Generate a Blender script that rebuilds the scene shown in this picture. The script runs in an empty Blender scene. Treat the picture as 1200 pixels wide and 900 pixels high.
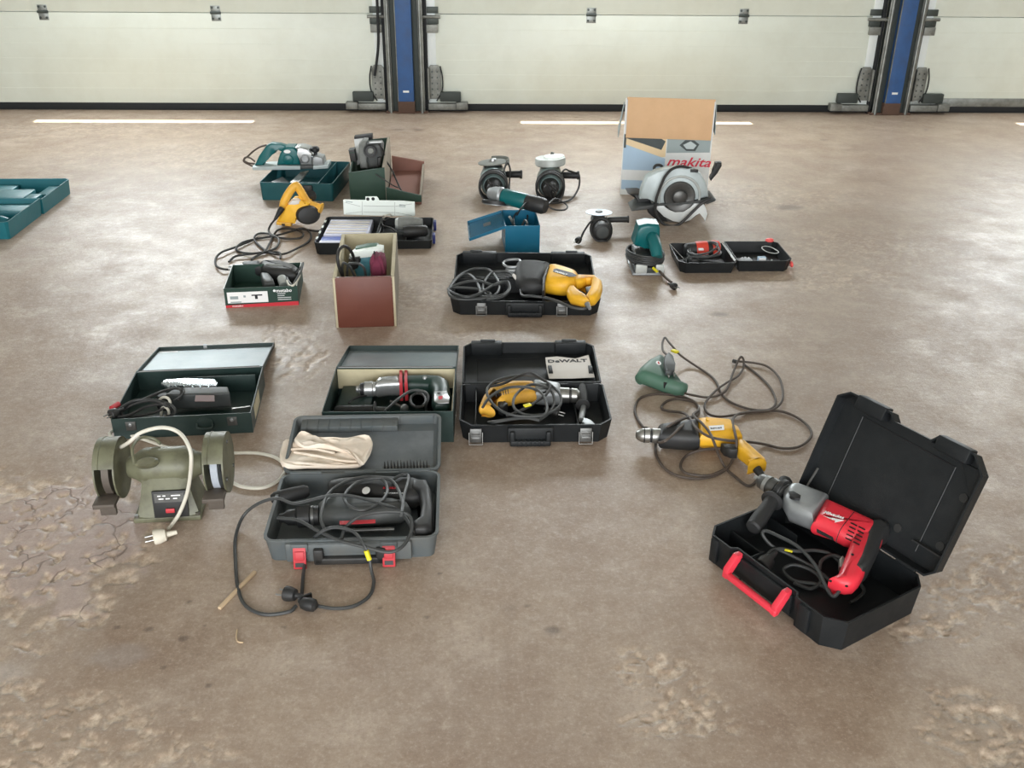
import bpy, bmesh, math, random
import numpy as np
from mathutils import Vector, Matrix

random.seed(4)
scene = bpy.context.scene
col = scene.collection
V = Vector
R = math.radians

# ------------------------------------------------------------------ camera
FPX, PITCH, YAW, ROLL, EYE = 1120.0, R(27.0), R(1.5), R(0.5), 1.40
CAM_P = V((0, 0, EYE))
CAM_F = V((math.sin(YAW) * math.cos(PITCH), math.cos(YAW) * math.cos(PITCH), -math.sin(PITCH)))
_r0 = V((math.cos(YAW), -math.sin(YAW), 0)); _u0 = _r0.cross(CAM_F)
CAM_R = _r0 * math.cos(ROLL) + _u0 * math.sin(ROLL)
CAM_U = _u0 * math.cos(ROLL) - _r0 * math.sin(ROLL)
cd = bpy.data.cameras.new('camera'); cam = bpy.data.objects.new('camera', cd); col.objects.link(cam)
cd.sensor_width = 36.0; cd.lens = 36.0 * FPX / 1200.0; cd.clip_start = 0.05; cd.clip_end = 200
mw = Matrix((CAM_R, CAM_U, -CAM_F)).transposed().to_4x4(); mw.translation = CAM_P
cam.matrix_world = mw
scene.camera = cam

# ------------------------------------------------------------------ world, sun, area lights, exposure
vs = scene.view_settings
vs.view_transform = 'Standard'; vs.look = 'None'; vs.gamma = 1.0; vs.use_curve_mapping = False
vs.exposure = 0.20
w = bpy.data.worlds.new('sky'); scene.world = w; w.use_nodes = True
w.node_tree.nodes['Background'].inputs[0].default_value = (0.80, 0.90, 1.0, 1)
w.node_tree.nodes['Background'].inputs[1].default_value = 1.0

def area(name, loc, target, sx, sy, power, rgb):
    d = bpy.data.lights.new(name, 'AREA'); d.shape = 'RECTANGLE'; d.size = sx; d.size_y = sy
    d.energy = power; d.color = rgb
    o = bpy.data.objects.new(name, d); col.objects.link(o); o.location = loc
    o.rotation_euler = (V(target) - V(loc)).to_track_quat('-Z', 'Y').to_euler()
    return o
sd = bpy.data.lights.new('sun_offscreen', 'SUN'); sd.energy = 26.0; sd.angle = R(0.6); sd.color = (1, .95, .84)
so = bpy.data.objects.new('sun_offscreen', sd); col.objects.link(so)
so.rotation_euler = V((0.02, -0.26, -1.0)).to_track_quat('-Z', 'Y').to_euler()
# daylight: sky light entering at the three door windows, and at the open gate in the wall behind the viewer
for wn, wx0, wx1 in (('left', -3.16, -1.66), ('middle', .19, 1.81), ('right', 3.70, 5.30)):
    area('door_window_%s_offscreen' % wn, ((wx0 + wx1) / 2, 7.13, 1.58), ((wx0 + wx1) / 2, 3.0, 0.2), wx1 - wx0, .46, 70, (0.92, 0.97, 1.0))
area('open_gate_offscreen', (-1.0, -5.19, 1.8), (-1.0, 6.0, 1.8), 8.0, 3.5, 640, (0.98, 0.99, 1.0))

# ------------------------------------------------------------------ placing helpers
def ray(x, y):
    return CAM_F + CAM_R * ((x - 600) / FPX) - CAM_U * ((y - 450) / FPX)
def G(x, y, z=0.0):
    d = ray(x, y); return CAM_P + d * ((z - EYE) / d.z)
def onp(x, y, p0, n):
    d = ray(x, y); return CAM_P + d * ((V(p0) - CAM_P).dot(n) / d.dot(n))
def frame(x, y, deg=0, z=0.0):
    return Matrix.Translation((x, y, z)) @ Matrix.Rotation(R(deg), 4, 'Z')
def basis(o, ux, uy, uz):
    m = Matrix((V(ux).normalized(), V(uy).normalized(), V(uz).normalized())).transposed().to_4x4()
    m.translation = V(o); return m
def RX(d): return Matrix.Rotation(R(d), 4, 'X')
def RY(d): return Matrix.Rotation(R(d), 4, 'Y')
def RZ(d): return Matrix.Rotation(R(d), 4, 'Z')
def T(x, y, z): return Matrix.Translation((x, y, z))

# ------------------------------------------------------------------ materials
def lin(c):
    return tuple(((v / 255) / 12.92 if v / 255 <= .04045 else ((v / 255 + .055) / 1.055) ** 2.4) for v in c)
MATS = {}
def mat(name, rgb, rough=.5, metal=0.0, var=.12, scale=25, bump=0.0, bscale=250, dirt=None, damt=.35, dscale=9, coat=0.0, spec=.5):
    if name in MATS: return MATS[name]
    m = bpy.data.materials.new(name); m.use_nodes = True; nt = m.node_tree; N = nt.nodes; L = nt.links
    b = N['Principled BSDF']; c = lin(rgb)
    tc = N.new('ShaderNodeTexCoord')
    n1 = N.new('ShaderNodeTexNoise'); n1.inputs['Scale'].default_value = scale; n1.inputs['Detail'].default_value = 5
    L.new(tc.outputs['Object'], n1.inputs['Vector'])
    mx = N.new('ShaderNodeMix'); mx.data_type = 'RGBA'
    mx.inputs[6].default_value = (*[max(0, v * (1 - var)) for v in c], 1); mx.inputs[7].default_value = (*[min(1, v * (1 + var)) for v in c], 1)
    L.new(n1.outputs['Fac'], mx.inputs[0]); out = mx.outputs[2]
    if dirt:
        n2 = N.new('ShaderNodeTexNoise'); n2.inputs['Scale'].default_value = dscale; n2.inputs['Detail'].default_value = 8; n2.inputs['Roughness'].default_value = .65
        L.new(tc.outputs['Object'], n2.inputs['Vector'])
        rp = N.new('ShaderNodeMapRange'); rp.inputs[1].default_value = .42; rp.inputs[2].default_value = .68; rp.inputs[3].default_value = 0; rp.inputs[4].default_value = damt
        L.new(n2.outputs['Fac'], rp.inputs[0])
        m2 = N.new('ShaderNodeMix'); m2.data_type = 'RGBA'; L.new(rp.outputs[0], m2.inputs[0]); L.new(out, m2.inputs[6])
        m2.inputs[7].default_value = (*lin(dirt), 1); out = m2.outputs[2]
    L.new(out, b.inputs['Base Color'])
    rr = N.new('ShaderNodeMapRange'); rr.inputs[3].default_value = max(.04, rough - .08); rr.inputs[4].default_value = min(1, rough + .1)
    L.new(n1.outputs['Fac'], rr.inputs[0]); L.new(rr.outputs[0], b.inputs['Roughness'])
    b.inputs['Metallic'].default_value = metal; b.inputs['Coat Weight'].default_value = coat
    b.inputs['Specular IOR Level'].default_value = spec
    if bump:
        n3 = N.new('ShaderNodeTexNoise'); n3.inputs['Scale'].default_value = bscale; n3.inputs['Detail'].default_value = 4
        L.new(tc.outputs['Object'], n3.inputs['Vector'])
        bp = N.new('ShaderNodeBump'); bp.inputs['Strength'].default_value = bump; bp.inputs['Distance'].default_value = .002
        L.new(n3.outputs['Fac'], bp.inputs['Height']); L.new(bp.outputs[0], b.inputs['Normal'])
    MATS[name] = m; return m

# ------------------------------------------------------------------ mesh builder
def poly_offset(pts, d):
    """move a closed counter-clockwise 2D outline inwards by d"""
    n = len(pts); out = []
    for i in range(n):
        p0, p1, p2 = V(pts[i - 1]).to_2d(), V(pts[i]).to_2d(), V(pts[(i + 1) % n]).to_2d()
        a = (p1 - p0).normalized(); b = (p2 - p1).normalized()
        na, nb = V((-a.y, a.x)), V((-b.y, b.x)); s = na + nb
        k = max(.35, 1 + na.dot(nb)); out.append(tuple(p1 + s * (d / k)))
    return out
def chamfer_rect(x0, x1, y0, y1, c):
    cs = c if isinstance(c, (tuple, list)) else (c,) * 4     # front-left, front-right, back-right, back-left
    a, b, d, e = cs
    o = []
    o += [(x0, y0 + a), (x0 + a, y0)] if a else [(x0, y0)]
    o += [(x1 - b, y0), (x1, y0 + b)] if b else [(x1, y0)]
    o += [(x1, y1 - d), (x1 - d, y1)] if d else [(x1, y1)]
    o += [(x0 + e, y1), (x0, y1 - e)] if e else [(x0, y1)]
    return o
def round_rect(x0, x1, y0, y1, r, n=4):
    o = []
    for cx, cy, s in ((x0 + r, y0 + r, 180), (x1 - r, y0 + r, 270), (x1 - r, y1 - r, 0), (x0 + r, y1 - r, 90)):
        for k in range(n + 1):
            t = R(s + 90 * k / n); o.append((cx + r * math.cos(t), cy + r * math.sin(t)))
    return o
def smooth_path(pts, closed=False, sub=6):
    P = [V(p) for p in pts]; n = len(P)
    if n < 3: return P
    out = []
    rng = range(n) if closed else range(n - 1)
    for i in rng:
        p0 = P[(i - 1) % n] if closed or i > 0 else P[0] * 2 - P[1]
        p1, p2 = P[i], P[(i + 1) % n]
        p3 = P[(i + 2) % n] if closed or i + 2 < n else P[-1] * 2 - P[-2]
        for k in range(sub):
            t = k / sub
            out.append(.5 * ((2 * p1) + (p2 - p0) * t + (2 * p0 - 5 * p1 + 4 * p2 - p3) * t * t + (3 * p1 - p0 - 3 * p2 + p3) * t ** 3))
    if not closed: out.append(P[-1])
    return out

class MB:
    """collects shapes for ONE mesh object; coordinates are taken in the frame `m`"""
    def __init__(self, m=None):
        self.bm = bmesh.new(); self.m = m if m is not None else Matrix()
    def _v(self, p, m=None):
        q = V(p)
        if m is not None: q = m @ q
        return self.bm.verts.new(self.m @ q)
    def faces(self, vs, fs, m=None):
        bv = [self._v(p, m) for p in vs]
        for f in fs:
            try: self.bm.faces.new([bv[i] for i in f])
            except ValueError: pass
        return self
    def box(self, x0, x1, y0, y1, z0, z1, bev=0.0, m=None, seg=2):
        t = bmesh.new(); bmesh.ops.create_cube(t, size=1)
        for v in t.verts: v.co = V(((x0 + x1) / 2 + v.co.x * (x1 - x0), (y0 + y1) / 2 + v.co.y * (y1 - y0), (z0 + z1) / 2 + v.co.z * (z1 - z0)))
        if bev: bmesh.ops.bevel(t, geom=t.edges[:], offset=bev, segments=seg, affect='EDGES', profile=.5)
        return self.join(t, m)
    def join(self, t, m=None):
        mp = {v: self._v(v.co, m) for v in t.verts}
        for f in t.faces:
            try: self.bm.faces.new([mp[v] for v in f.verts])
            except ValueError: pass
        t.free(); return self
    def rings(self, rings, cap0=True, cap1=True, closed=True, m=None):
        """skin a list of equal-length point rings"""
        rv = [[self._v(p, m) for p in r] for r in rings]; n = len(rv[0])
        for a, b in zip(rv, rv[1:]):
            for i in range(n if closed else n - 1):
                j = (i + 1) % n
                self.bm.faces.new((a[i], a[j], b[j], b[i]))
        if cap0: self.bm.faces.new(rv[0][::-1])
        if cap1: self.bm.faces.new(rv[-1])
        return self
    def lathe(self, prof, p0, d, n=20, cap0=True, cap1=True, m=None, sq=(1, 1), up=None):
        """prof = [(distance along axis, radius)]"""
        d = V(d).normalized(); a = (V(up) if up else (V((0, 0, 1)) if abs(d.z) < .9 else V((1, 0, 0))))
        u = (a - d * a.dot(d)).normalized(); v = d.cross(u); p0 = V(p0); rs = []
        for t, r in prof:
            r = max(r, 1e-5)
            rs.append([p0 + d * t + (u * math.cos(2 * math.pi * k / n) * sq[0] + v * math.sin(2 * math.pi * k / n) * sq[1]) * r for k in range(n)])
        return self.rings(rs, cap0, cap1, m=m)
    def cyl(self, p0, p1, r0, r1=None, n=16, bev=0.0, m=None):
        p0, p1 = V(p0), V(p1); L = (p1 - p0).length; r1 = r0 if r1 is None else r1
        pr = [(0, r0), (L, r1)] if not bev else [(0, r0 - bev), (bev, r0), (L - bev, r1), (L, r1 - bev)]
        return self.lathe(pr, p0, p1 - p0, n, m=m)
    def tube(self, pts, r, n=7, closed=False, sub=6, m=None, raw=False):
        P = [V(p) for p in pts] if raw else smooth_path(pts, closed, sub)
        Q = [P[0]]
        for p in P[1:]:
            if (p - Q[-1]).length > 1e-5: Q.append(p)
        P = Q
        rs = []; u = None; cnt = len(P)
        for i, p in enumerate(P):
            a = P[(i - 1) % cnt] if closed or i else p; b = P[(i + 1) % cnt] if closed or i < cnt - 1 else p
            d = (b - a).normalized()
            if u is None:
                s = V((0, 0, 1)) if abs(d.z) < .9 else V((1, 0, 0)); u = (s - d * s.dot(d)).normalized()
            else: u = (u - d * u.dot(d)).normalized()
            v = d.cross(u); rr = r[i] if isinstance(r, list) else r
            rs.append([p + (u * math.cos(2 * math.pi * k / n) + v * math.sin(2 * math.pi * k / n)) * rr for k in range(n)])
        if closed: rs.append(rs[0])
        return self.rings(rs, not closed, not closed, m=m)
    def prism(self, pts, vec, bev=0.0, seg=2, m=None, both=True):
        """planar outline pts (3D), extruded along vec, edges rounded"""
        t = bmesh.new(); P = [V(p) for p in pts]; vec = V(vec)
        nrm = V((0, 0, 0))
        for i in range(len(P)): nrm += P[i].cross(P[(i + 1) % len(P)])
        if nrm.dot(vec) < 0: P = P[::-1]
        a = [t.verts.new(p) for p in P]; b = [t.verts.new(p + vec) for p in P]; n = len(P)
        fb = t.faces.new(a[::-1]); ft = t.faces.new(b)
        for i in range(n): t.faces.new((a[i], a[(i + 1) % n], b[(i + 1) % n], b[i]))
        if bev:
            ed = list(ft.edges) + (list(fb.edges) if both else [])
            bmesh.ops.bevel(t, geom=ed, offset=bev, segments=seg, affect='EDGES', profile=.5, clamp_overlap=True)
        bmesh.ops.triangulate(t, faces=[f for f in t.faces if len(f.verts) > 4])
        return self.join(t, m)
    def tray(self, outline, z0, z1, t, ft, draft=0.0, m=None, rim=0.0):
        """open box: outline is the outer top outline (2D, counter-clockwise)"""
        o1 = outline; o0 = poly_offset(outline, draft); i1 = poly_offset(outline, t); i0 = poly_offset(outline, t + draft * .8)
        L = lambda o, z: [(p[0], p[1], z) for p in o]
        rs = [L(o0, z0)]
        if rim:
            rs += [L(poly_offset(outline, rim * .5), z1 - rim * 1.6), L(poly_offset(outline, -rim * .5), z1 - rim * 1.5), L(poly_offset(outline, -rim * .5), z1)]
        else: rs.append(L(o1, z1))
        rs += [L(i1, z1), L(i0, z0 + ft)]
        return self.rings(rs, True, True, m=m)
    def ball(self, c, r, n=14, m=None):
        r = r if isinstance(r, (tuple, list)) else (r, r, r); rs = []; k = max(4, n // 2)
        for i in range(k + 1):
            t = math.pi * i / k; s = max(math.sin(t), 1e-4)
            rs.append([(c[0] + r[0] * s * math.cos(2 * math.pi * j / n), c[1] + r[1] * s * math.sin(2 * math.pi * j / n), c[2] - r[2] * math.cos(t)) for j in range(n)])
        return self.rings(rs, m=m)
    def text(self, s, width, m, depth=.0006, bold=.0, shear=0.0, height=None):
        """lettering centred on the origin of frame m, in its XY plane"""
        cu = bpy.data.curves.new('lettering', 'FONT'); cu.body = s; cu.size = 1; cu.shear = shear; cu.offset = bold; cu.resolution_u = 2
        cu.align_x = 'CENTER'; cu.align_y = 'CENTER'; cu.fill_mode = 'FRONT'
        ob = bpy.data.objects.new('lettering', cu); col.objects.link(ob)
        dg = bpy.context.evaluated_depsgraph_get(); me = ob.evaluated_get(dg).to_mesh()
        xs = [v.co.x for v in me.vertices]; ys = [v.co.y for v in me.vertices]
        cx, cy = (min(xs) + max(xs)) / 2, (min(ys) + max(ys)) / 2
        k = width / (max(xs) - min(xs)); ky = k if height is None else height / (max(ys) - min(ys))
        t = bmesh.new(); t.from_mesh(me)
        for v in t.verts: v.co = V(((v.co.x - cx) * k, (v.co.y - cy) * ky, 0))
        g = bmesh.ops.extrude_face_region(t, geom=t.faces[:])
        bmesh.ops.translate(t, vec=(0, 0, depth), verts=[e for e in g['geom'] if isinstance(e, bmesh.types.BMVert)])
        self.join(t, m)
        ob.evaluated_get(dg).to_mesh_clear(); bpy.data.objects.remove(ob); bpy.data.curves.remove(cu)
        return self

def link_mesh(name, mb, material, parent=None, ang=38, smooth=True, label=None, kind=None):
    bm = mb.bm
    bmesh.ops.recalc_face_normals(bm, faces=bm.faces[:])
    if parent is not None:
        inv = WORLD[parent.name].inverted(); bmesh.ops.transform(bm, matrix=inv, verts=bm.verts[:])
    la = math.radians(ang)
    for f in bm.faces: f.smooth = smooth
    for e in bm.edges:
        if len(e.link_faces) == 2: e.smooth = e.calc_face_angle(0) < la
        else: e.smooth = False
    me = bpy.data.meshes.new(name); bm.to_mesh(me); bm.free()
    if isinstance(material, str): material = MATS[material]
    me.materials.append(material)
    o = bpy.data.objects.new(name, me); col.objects.link(o)
    if parent is not None:
        o.parent = parent; WORLD[o.name] = WORLD[parent.name]
    if label: o['label'] = label
    if kind: o['kind'] = kind
    return o
WORLD = {}
def thing(name, label, cat, m=None, group=None, kind=None):
    o = bpy.data.objects.new(name, None); col.objects.link(o); o.empty_display_size = .05
    m = m if m is not None else Matrix()
    o.matrix_world = m; WORLD[o.name] = m.copy()
    if kind: o['kind'] = kind
    else: o['label'] = label; o['category'] = cat
    if group: o['group'] = group
    return o
def single(name, mb, material, label, cat, m=None, group=None, **k):
    """a thing that is one mesh"""
    if m is not None:
        bmesh.ops.transform(mb.bm, matrix=m.inverted(), verts=mb.bm.verts[:])
    o = link_mesh(name, mb, material, **k); o['label'] = label; o['category'] = cat
    if group: o['group'] = group
    if m is not None: o.matrix_world = m
    return o
def P(name, mb, material, parent=None, split=False, **k):
    if not split: return link_mesh(name, mb, material, parent, **k)
    # every loose piece becomes a part of its own
    bm = mb.bm; seen = set(); comps = []
    for v in bm.verts:
        if v in seen: continue
        st = [v]; seen.add(v); c = []
        while st:
            q = st.pop(); c.append(q)
            for e in q.link_edges:
                o = e.other_vert(q)
                if o not in seen: seen.add(o); st.append(o)
        comps.append(c)
    last = None
    for c in comps:
        m2 = MB(); mp = {v: m2.bm.verts.new(v.co) for v in c}; fs = set(f for v in c for f in v.link_faces)
        for f in fs: m2.bm.faces.new([mp[v] for v in f.verts])
        last = link_mesh(name, m2, material, parent, **k)
    bm.free(); return last
# ================================================================== THE HALL
DOOR_Y = 7.15
def vnoise(x, y, seed):
    rs = np.random.RandomState(seed); tb = rs.rand(256, 256)
    xi = np.floor(x).astype(int); yi = np.floor(y).astype(int); fx = x - xi; fy = y - yi
    fx = fx * fx * (3 - 2 * fx); fy = fy * fy * (3 - 2 * fy)
    g = lambda a, b: tb[a & 255, b & 255]
    return (g(xi, yi) * (1 - fx) + g(xi + 1, yi) * fx) * (1 - fy) + (g(xi, yi + 1) * (1 - fx) + g(xi + 1, yi + 1) * fx) * fy
def fbm(x, y, s, seed, o=4):
    a = 0; amp = .5; t = 0
    for k in range(o):
        a = a + amp * vnoise(x * s + 17 * k, y * s + 31 * k, seed + k); t += amp; amp *= .5; s *= 2.03
    return a / t
def sstep(a, b, x):
    t = np.clip((x - a) / (b - a), 0, 1); return t * t * (3 - 2 * t)

def build_floor():
    NX, NY = 620, 760
    v = np.linspace(0, 1, NY); ys = 0.75 + (7.6 - 0.75) * (0.30 * v + 0.70 * v ** 2.2)
    u = np.linspace(-1, 1, NX)
    hw = 0.75 + 0.60 * ys
    X = u[None, :] * hw[:, None] + 0.03 * ys[:, None]; Y = np.repeat(ys[:, None], NX, 1)
    chip = np.zeros_like(X); slab = np.zeros_like(X); dark = np.zeros_like(X); grey = np.zeros_like(X)
    wob = fbm(X, Y, 9, 3) - .5; wob2 = fbm(X, Y, 30, 9) - .5
    def blob(px_, py_, rx, ry, rot=0, soft=.5, wb=1.3):
        c = G(px_, py_); a = R(rot); dx = X - c.x; dy = Y - c.y
        q = np.sqrt(((dx * math.cos(a) + dy * math.sin(a)) / rx) ** 2 + ((-dx * math.sin(a) + dy * math.cos(a)) / ry) ** 2)
        return q + wb * wob + .5 * wob2
    fl = fbm(X, Y, 26, 21, 5); fine = fbm(X, Y, 95, 40, 4); fl2 = fbm(X * 1.0, Y * .75, 48, 77, 4)
    flakes = sstep(.525, .56, fl * .25 + fl2 * .35 + fine * .4)
    # cracked, skinned-over patch with a broken edge, left of the bench grinder
    q = blob(40, 640, .24, .30, 20)
    slab = np.maximum(slab, 1 - sstep(.85, 1.05, q))
    edge = np.exp(-((q - 1.0) / .13) ** 2); chip = np.maximum(chip, edge * sstep(.44, .56, fl))
    chip = np.maximum(chip, (1 - sstep(.6, 1.15, q)) * sstep(.60, .68, fl2))
    # spalled patches
    for a in ((40, 870, .19, .12, 10, 1), (170, 850, .09, .06, 0, .8), (15, 815, .08, .05, 0, .9), (210, 880, .1, .05, 0, .8),
              (775, 800, .07, .14, 35, .95), (770, 850, .07, .035, 0, 1), (1165, 850, .14, .10, -15, 1), (1190, 880, .12, .12, 0, 1),
              (1095, 735, .10, .05, 0, .9), (1130, 690, .12, .06, 20, .9), (1165, 655, .10, .05, 10, .8), (1180, 710, .10, .07, 0, .8),
              (1100, 815, .05, .02, -20, 1), (1085, 860, .03, .02, 0, 1), (1090, 690, .05, .04, 0, .7), (805, 790, .05, .04, 0, .5),
              (470, 632, .05, .012, 12, .9), (350, 425, .10, .14, 0, .75), (335, 395, .08, .10, 0, .6), (120, 150, .9, .35, 0, .42), (950, 320, .35, .22, 0, .45),
              (560, 390, .2, .1, 0, .4), (210, 180, .8, .4, 0, .35), (1000, 290, .4, .3, 0, .3), (900, 230, .5, .3, 0, .35), (480, 345, .3, .2, 0, .35)):
        q = blob(*a[:5]); mk = (1 - sstep(.55, 1.1, q)) * a[5]
        chip = np.maximum(chip, mk * flakes)
        # the ring of broken skin around a worn patch
        chip = np.maximum(chip, .55 * a[5] * np.exp(-((q - .9) / .12) ** 2) * sstep(.5, .58, fl2))
    # pits and oil spots
    for (a, b, r_) in ((137, 735, .012), (175, 737, .014), (467, 152, .07), (490, 152, .07), (926, 243, .10), (842, 368, .06), (215, 748, .02), 
                       (222, 705, .01), (240, 733, .006), (600, 712, .03), (618, 710, .025), (648, 738, .025), (192, 782, .012), (245, 803, .012), (333, 735, .01),
                       (515, 672, .01), (445, 712, .012), (500, 723, .01), (565, 748, .01), (663, 841, .006), (684, 861, .007), (507, 855, .012), (330, 790, .012),
                       (878, 218, .02), (1085, 152, .03), (965, 164, .05), (1030, 775, .005)):
        q = blob(a, b, r_ * .8, r_ * .65, 0, .4, .5 if r_ >= .05 else 1.4); dark = np.maximum(dark, (1 - sstep(.3, 1.0, q)) * (.62 if r_ < .03 else .55 if b < 400 else .3))
    for (a, b, rx, ry, s) in ((140, 770, .08, .04, .35), (10, 790, .08, .04, .3)):
        q = blob(a, b, rx, ry, 0, .5, 1.6); grey = np.maximum(grey, s * (1 - sstep(.2, 1.1, q)))
    Z = -chip * (.0012 + .0085 * (1 - fine)) - .0012 * dark * (dark > .5) + .0010 * (fl - .5) * (1 + 2 * slab)
    fade = np.clip(np.minimum(np.minimum(1 - np.abs(u)[None, :], .0 * ys[:, None] + 1), np.minimum(v, 1 - v)[:, None]) / .02, 0, 1)
    Z = Z * fade
    co = np.stack([X, Y, Z], -1).reshape(-1, 3)
    i = np.arange(NY - 1)[:, None] * NX + np.arange(NX - 1)[None, :]
    quads = np.stack([i, i + 1, i + NX + 1, i + NX], -1).reshape(-1, 4)
    # flat surround out to the walls
    ext = [(-9, -5.2), (11, -5.2), (11, 7.8), (-9, 7.8)]; nb = len(co)
    co = np.concatenate([co, np.array([(x, y, 0) for x, y in ext])])
    c00, c10, c11, c01 = 0, NX - 1, NY * NX - 1, (NY - 1) * NX
    tri = [(nb, nb + 1, c10, c00), (nb + 1, nb + 2, c11, c10), (nb + 2, nb + 3, c01, c11), (nb + 3, nb, c00, c01)]
    quads = np.concatenate([quads, np.array(tri)])
    me = bpy.data.meshes.new('floor'); me.vertices.add(len(co)); me.vertices.foreach_set('co', co.ravel().astype(np.float32))
    me.loops.add(quads.size); me.polygons.add(len(quads))
    me.loops.foreach_set('vertex_index', quads.ravel().astype(np.int32))
    me.polygons.foreach_set('loop_start', (np.arange(len(quads)) * 4).astype(np.int32))
    me.polygons.foreach_set('use_smooth', np.ones(len(quads), bool))
    for nm, arr in (('chip', chip), ('slab', slab), ('dark', dark), ('grey', grey)):
        at = me.attributes.new(nm, 'FLOAT', 'POINT'); at.data.foreach_set('value', np.concatenate([arr.ravel(), np.zeros(4)]).astype(np.float32))
    me.update(calc_edges=True); me.validate()
    o = bpy.data.objects.new('floor', me); col.objects.link(o); o['kind'] = 'structure'
    m = bpy.data.materials.new('worn concrete'); m.use_nodes = True; nt = m.node_tree; N = nt.nodes; L = nt.links; b = N['Principled BSDF']
    tc = N.new('ShaderNodeTexCoord'); vec = tc.outputs['Object']
    def noise(s, d=6, ro=.6):
        n = N.new('ShaderNodeTexNoise'); n.inputs['Scale'].default_value = s; n.inputs['Detail'].default_value = d; n.inputs['Roughness'].default_value = ro
        L.new(vec, n.inputs['Vector']); return n.outputs['Fac']
    def rng(x, a, b_, c=0.0, d=1.0):
        n = N.new('ShaderNodeMapRange'); n.inputs[1].default_value = a; n.inputs[2].default_value = b_; n.inputs[3].default_value = c; n.inputs[4].default_value = d
        L.new(x, n.inputs[0]); return n.outputs[0]
    def mixc(f, a, c2):
        n = N.new('ShaderNodeMix'); n.data_type = 'RGBA'
        if isinstance(f, float): n.inputs[0].default_value = f
        else: L.new(f, n.inputs[0])
        for s, q in ((6, a), (7, c2)):
            if isinstance(q, tuple): n.inputs[s].default_value = (*lin(q), 1)
            else: L.new(q, n.inputs[s])
        return n.outputs[2]
    def mul(a, b_):
        n = N.new('ShaderNodeMath'); n.operation = 'MULTIPLY'
        for s, q in ((0, a), (1, b_)):
            if isinstance(q, float): n.inputs[s].default_value = q
            else: L.new(q, n.inputs[s])
        return n.outputs[0]
    def attr(nm):
        n = N.new('ShaderNodeAttribute'); n.attribute_name = nm; return n.outputs['Fac']
    big = noise(1.3, 5); mid = noise(5.5, 7, .68); fin = noise(42, 8, .75); spk = noise(260, 3, .6)
    c = mixc(rng(big, .36, .66), (168, 149, 130), (152, 134, 119))
    lrg = noise(.75, 4, .55); lr2 = noise(2.4, 6, .62)
    c = mixc(mul(rng(lrg, .50, .66), .55), c, (138, 114, 95))
    c = mixc(mul(rng(lr2, .55, .72), .55), c, (126, 102, 84))
    c = mixc(mul(rng(lr2, .44, .30), .45), c, (190, 176, 162))
    c = mixc(mul(rng(mid, .48, .70), .60), c, (138, 114, 95))
    c = mixc(mul(rng(mid, .46, .30), .50), c, (194, 178, 163))
    c = mixc(mul(rng(fin, .52, .68), .38), c, (126, 106, 88))
    c = mixc(mul(rng(fin, .48, .33), .36), c, (200, 184, 166))
    grn = noise(120, 5, .7)
    c = mixc(mul(rng(grn, .54, .68), .32), c, (118, 98, 82))
    c = mixc(mul(rng(grn, .46, .34), .28), c, (208, 194, 178))
    c = mixc(attr('grey'), c, mixc(rng(mid, .35, .68), (190, 184, 181), (154, 146, 142)))
    vor = N.new('ShaderNodeTexVoronoi'); vor.feature = 'DISTANCE_TO_EDGE'; vor.inputs['Scale'].default_value = 9.5
    ns = N.new('ShaderNodeTexNoise'); ns.inputs['Scale'].default_value = 14; L.new(vec, ns.inputs['Vector'])
    ad = N.new('ShaderNodeMixRGB'); ad.blend_type = 'ADD'; ad.inputs[0].default_value = .09; L.new(vec, ad.inputs[1]); L.new(ns.outputs['Color'], ad.inputs[2]); L.new(ad.outputs[0], vor.inputs['Vector'])
    crack = mul(mul(rng(vor.outputs['Distance'], .035, .008), attr('slab')), rng(noise(6), .46, .56))
    c = mixc(mul(attr('slab'), .75), c, mixc(rng(fin, .35, .65), (184, 165, 156), (165, 146, 138)))
    c = mixc(mul(attr('chip'), .92), c, mixc(rng(fin, .38, .6), (228, 211, 190), (176, 153, 132)))
    c = mixc(attr('dark'), c, (84, 70, 62))
    c = mixc(mul(crack, .7), c, (112, 96, 86))
    c = mixc(mul(rng(spk, .60, .72), .35), c, (104, 86, 74))
    c = mixc(mul(rng(spk, .38, .28), .30), c, (222, 208, 194))
    L.new(c, b.inputs['Base Color'])
    L.new(rng(mid, .3, .75, .34, .58), b.inputs['Roughness']); b.inputs['Specular IOR Level'].default_value = .5
    bp = N.new('ShaderNodeBump'); bp.inputs['Strength'].default_value = .5; bp.inputs['Distance'].default_value = .004
    hs = N.new('ShaderNodeMath'); hs.operation = 'SUBTRACT'; L.new(mul(fin, .8), hs.inputs[0]); L.new(mul(crack, 1.2), hs.inputs[1])
    L.new(hs.outputs[0], bp.inputs['Height']); L.new(bp.outputs[0], b.inputs['Normal'])
    me.materials.append(m)
build_floor()

mat('wall paint', (205, 207, 200), .8, var=.05, scale=3)
mat('ceiling paint', (190, 190, 184), .9, var=.05, scale=3)
mat('door panel', (221, 226, 214), .42, var=.035, scale=2.2, dirt=(196, 196, 178), damt=.28, dscale=3.5, bump=.08, bscale=60)
mat('door white', (226, 232, 230), .4, var=.04, scale=5)
mat('rubber black', (24, 27, 29), .7, var=.25, scale=20)
mat('galvanised', (150, 154, 150), .42, .75, var=.18, scale=60, dirt=(70, 68, 62), damt=.5)
mat('hinge dark', (70, 76, 72), .5, .4, var=.25, scale=60)
mat('bracket grey', (142, 144, 138), .55, .5, var=.25, scale=70, dirt=(60, 55, 48), damt=.6)
mat('column blue', (52, 92, 146), .45, var=.12, scale=12, dirt=(60, 64, 74), damt=.35)
mat('column dark', (56, 63, 60), .6, var=.2, scale=20)
mat('rust', (92, 70, 58), .85, var=.25, scale=40)
mat('sticker white', (236, 238, 236), .5, var=.03)

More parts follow.
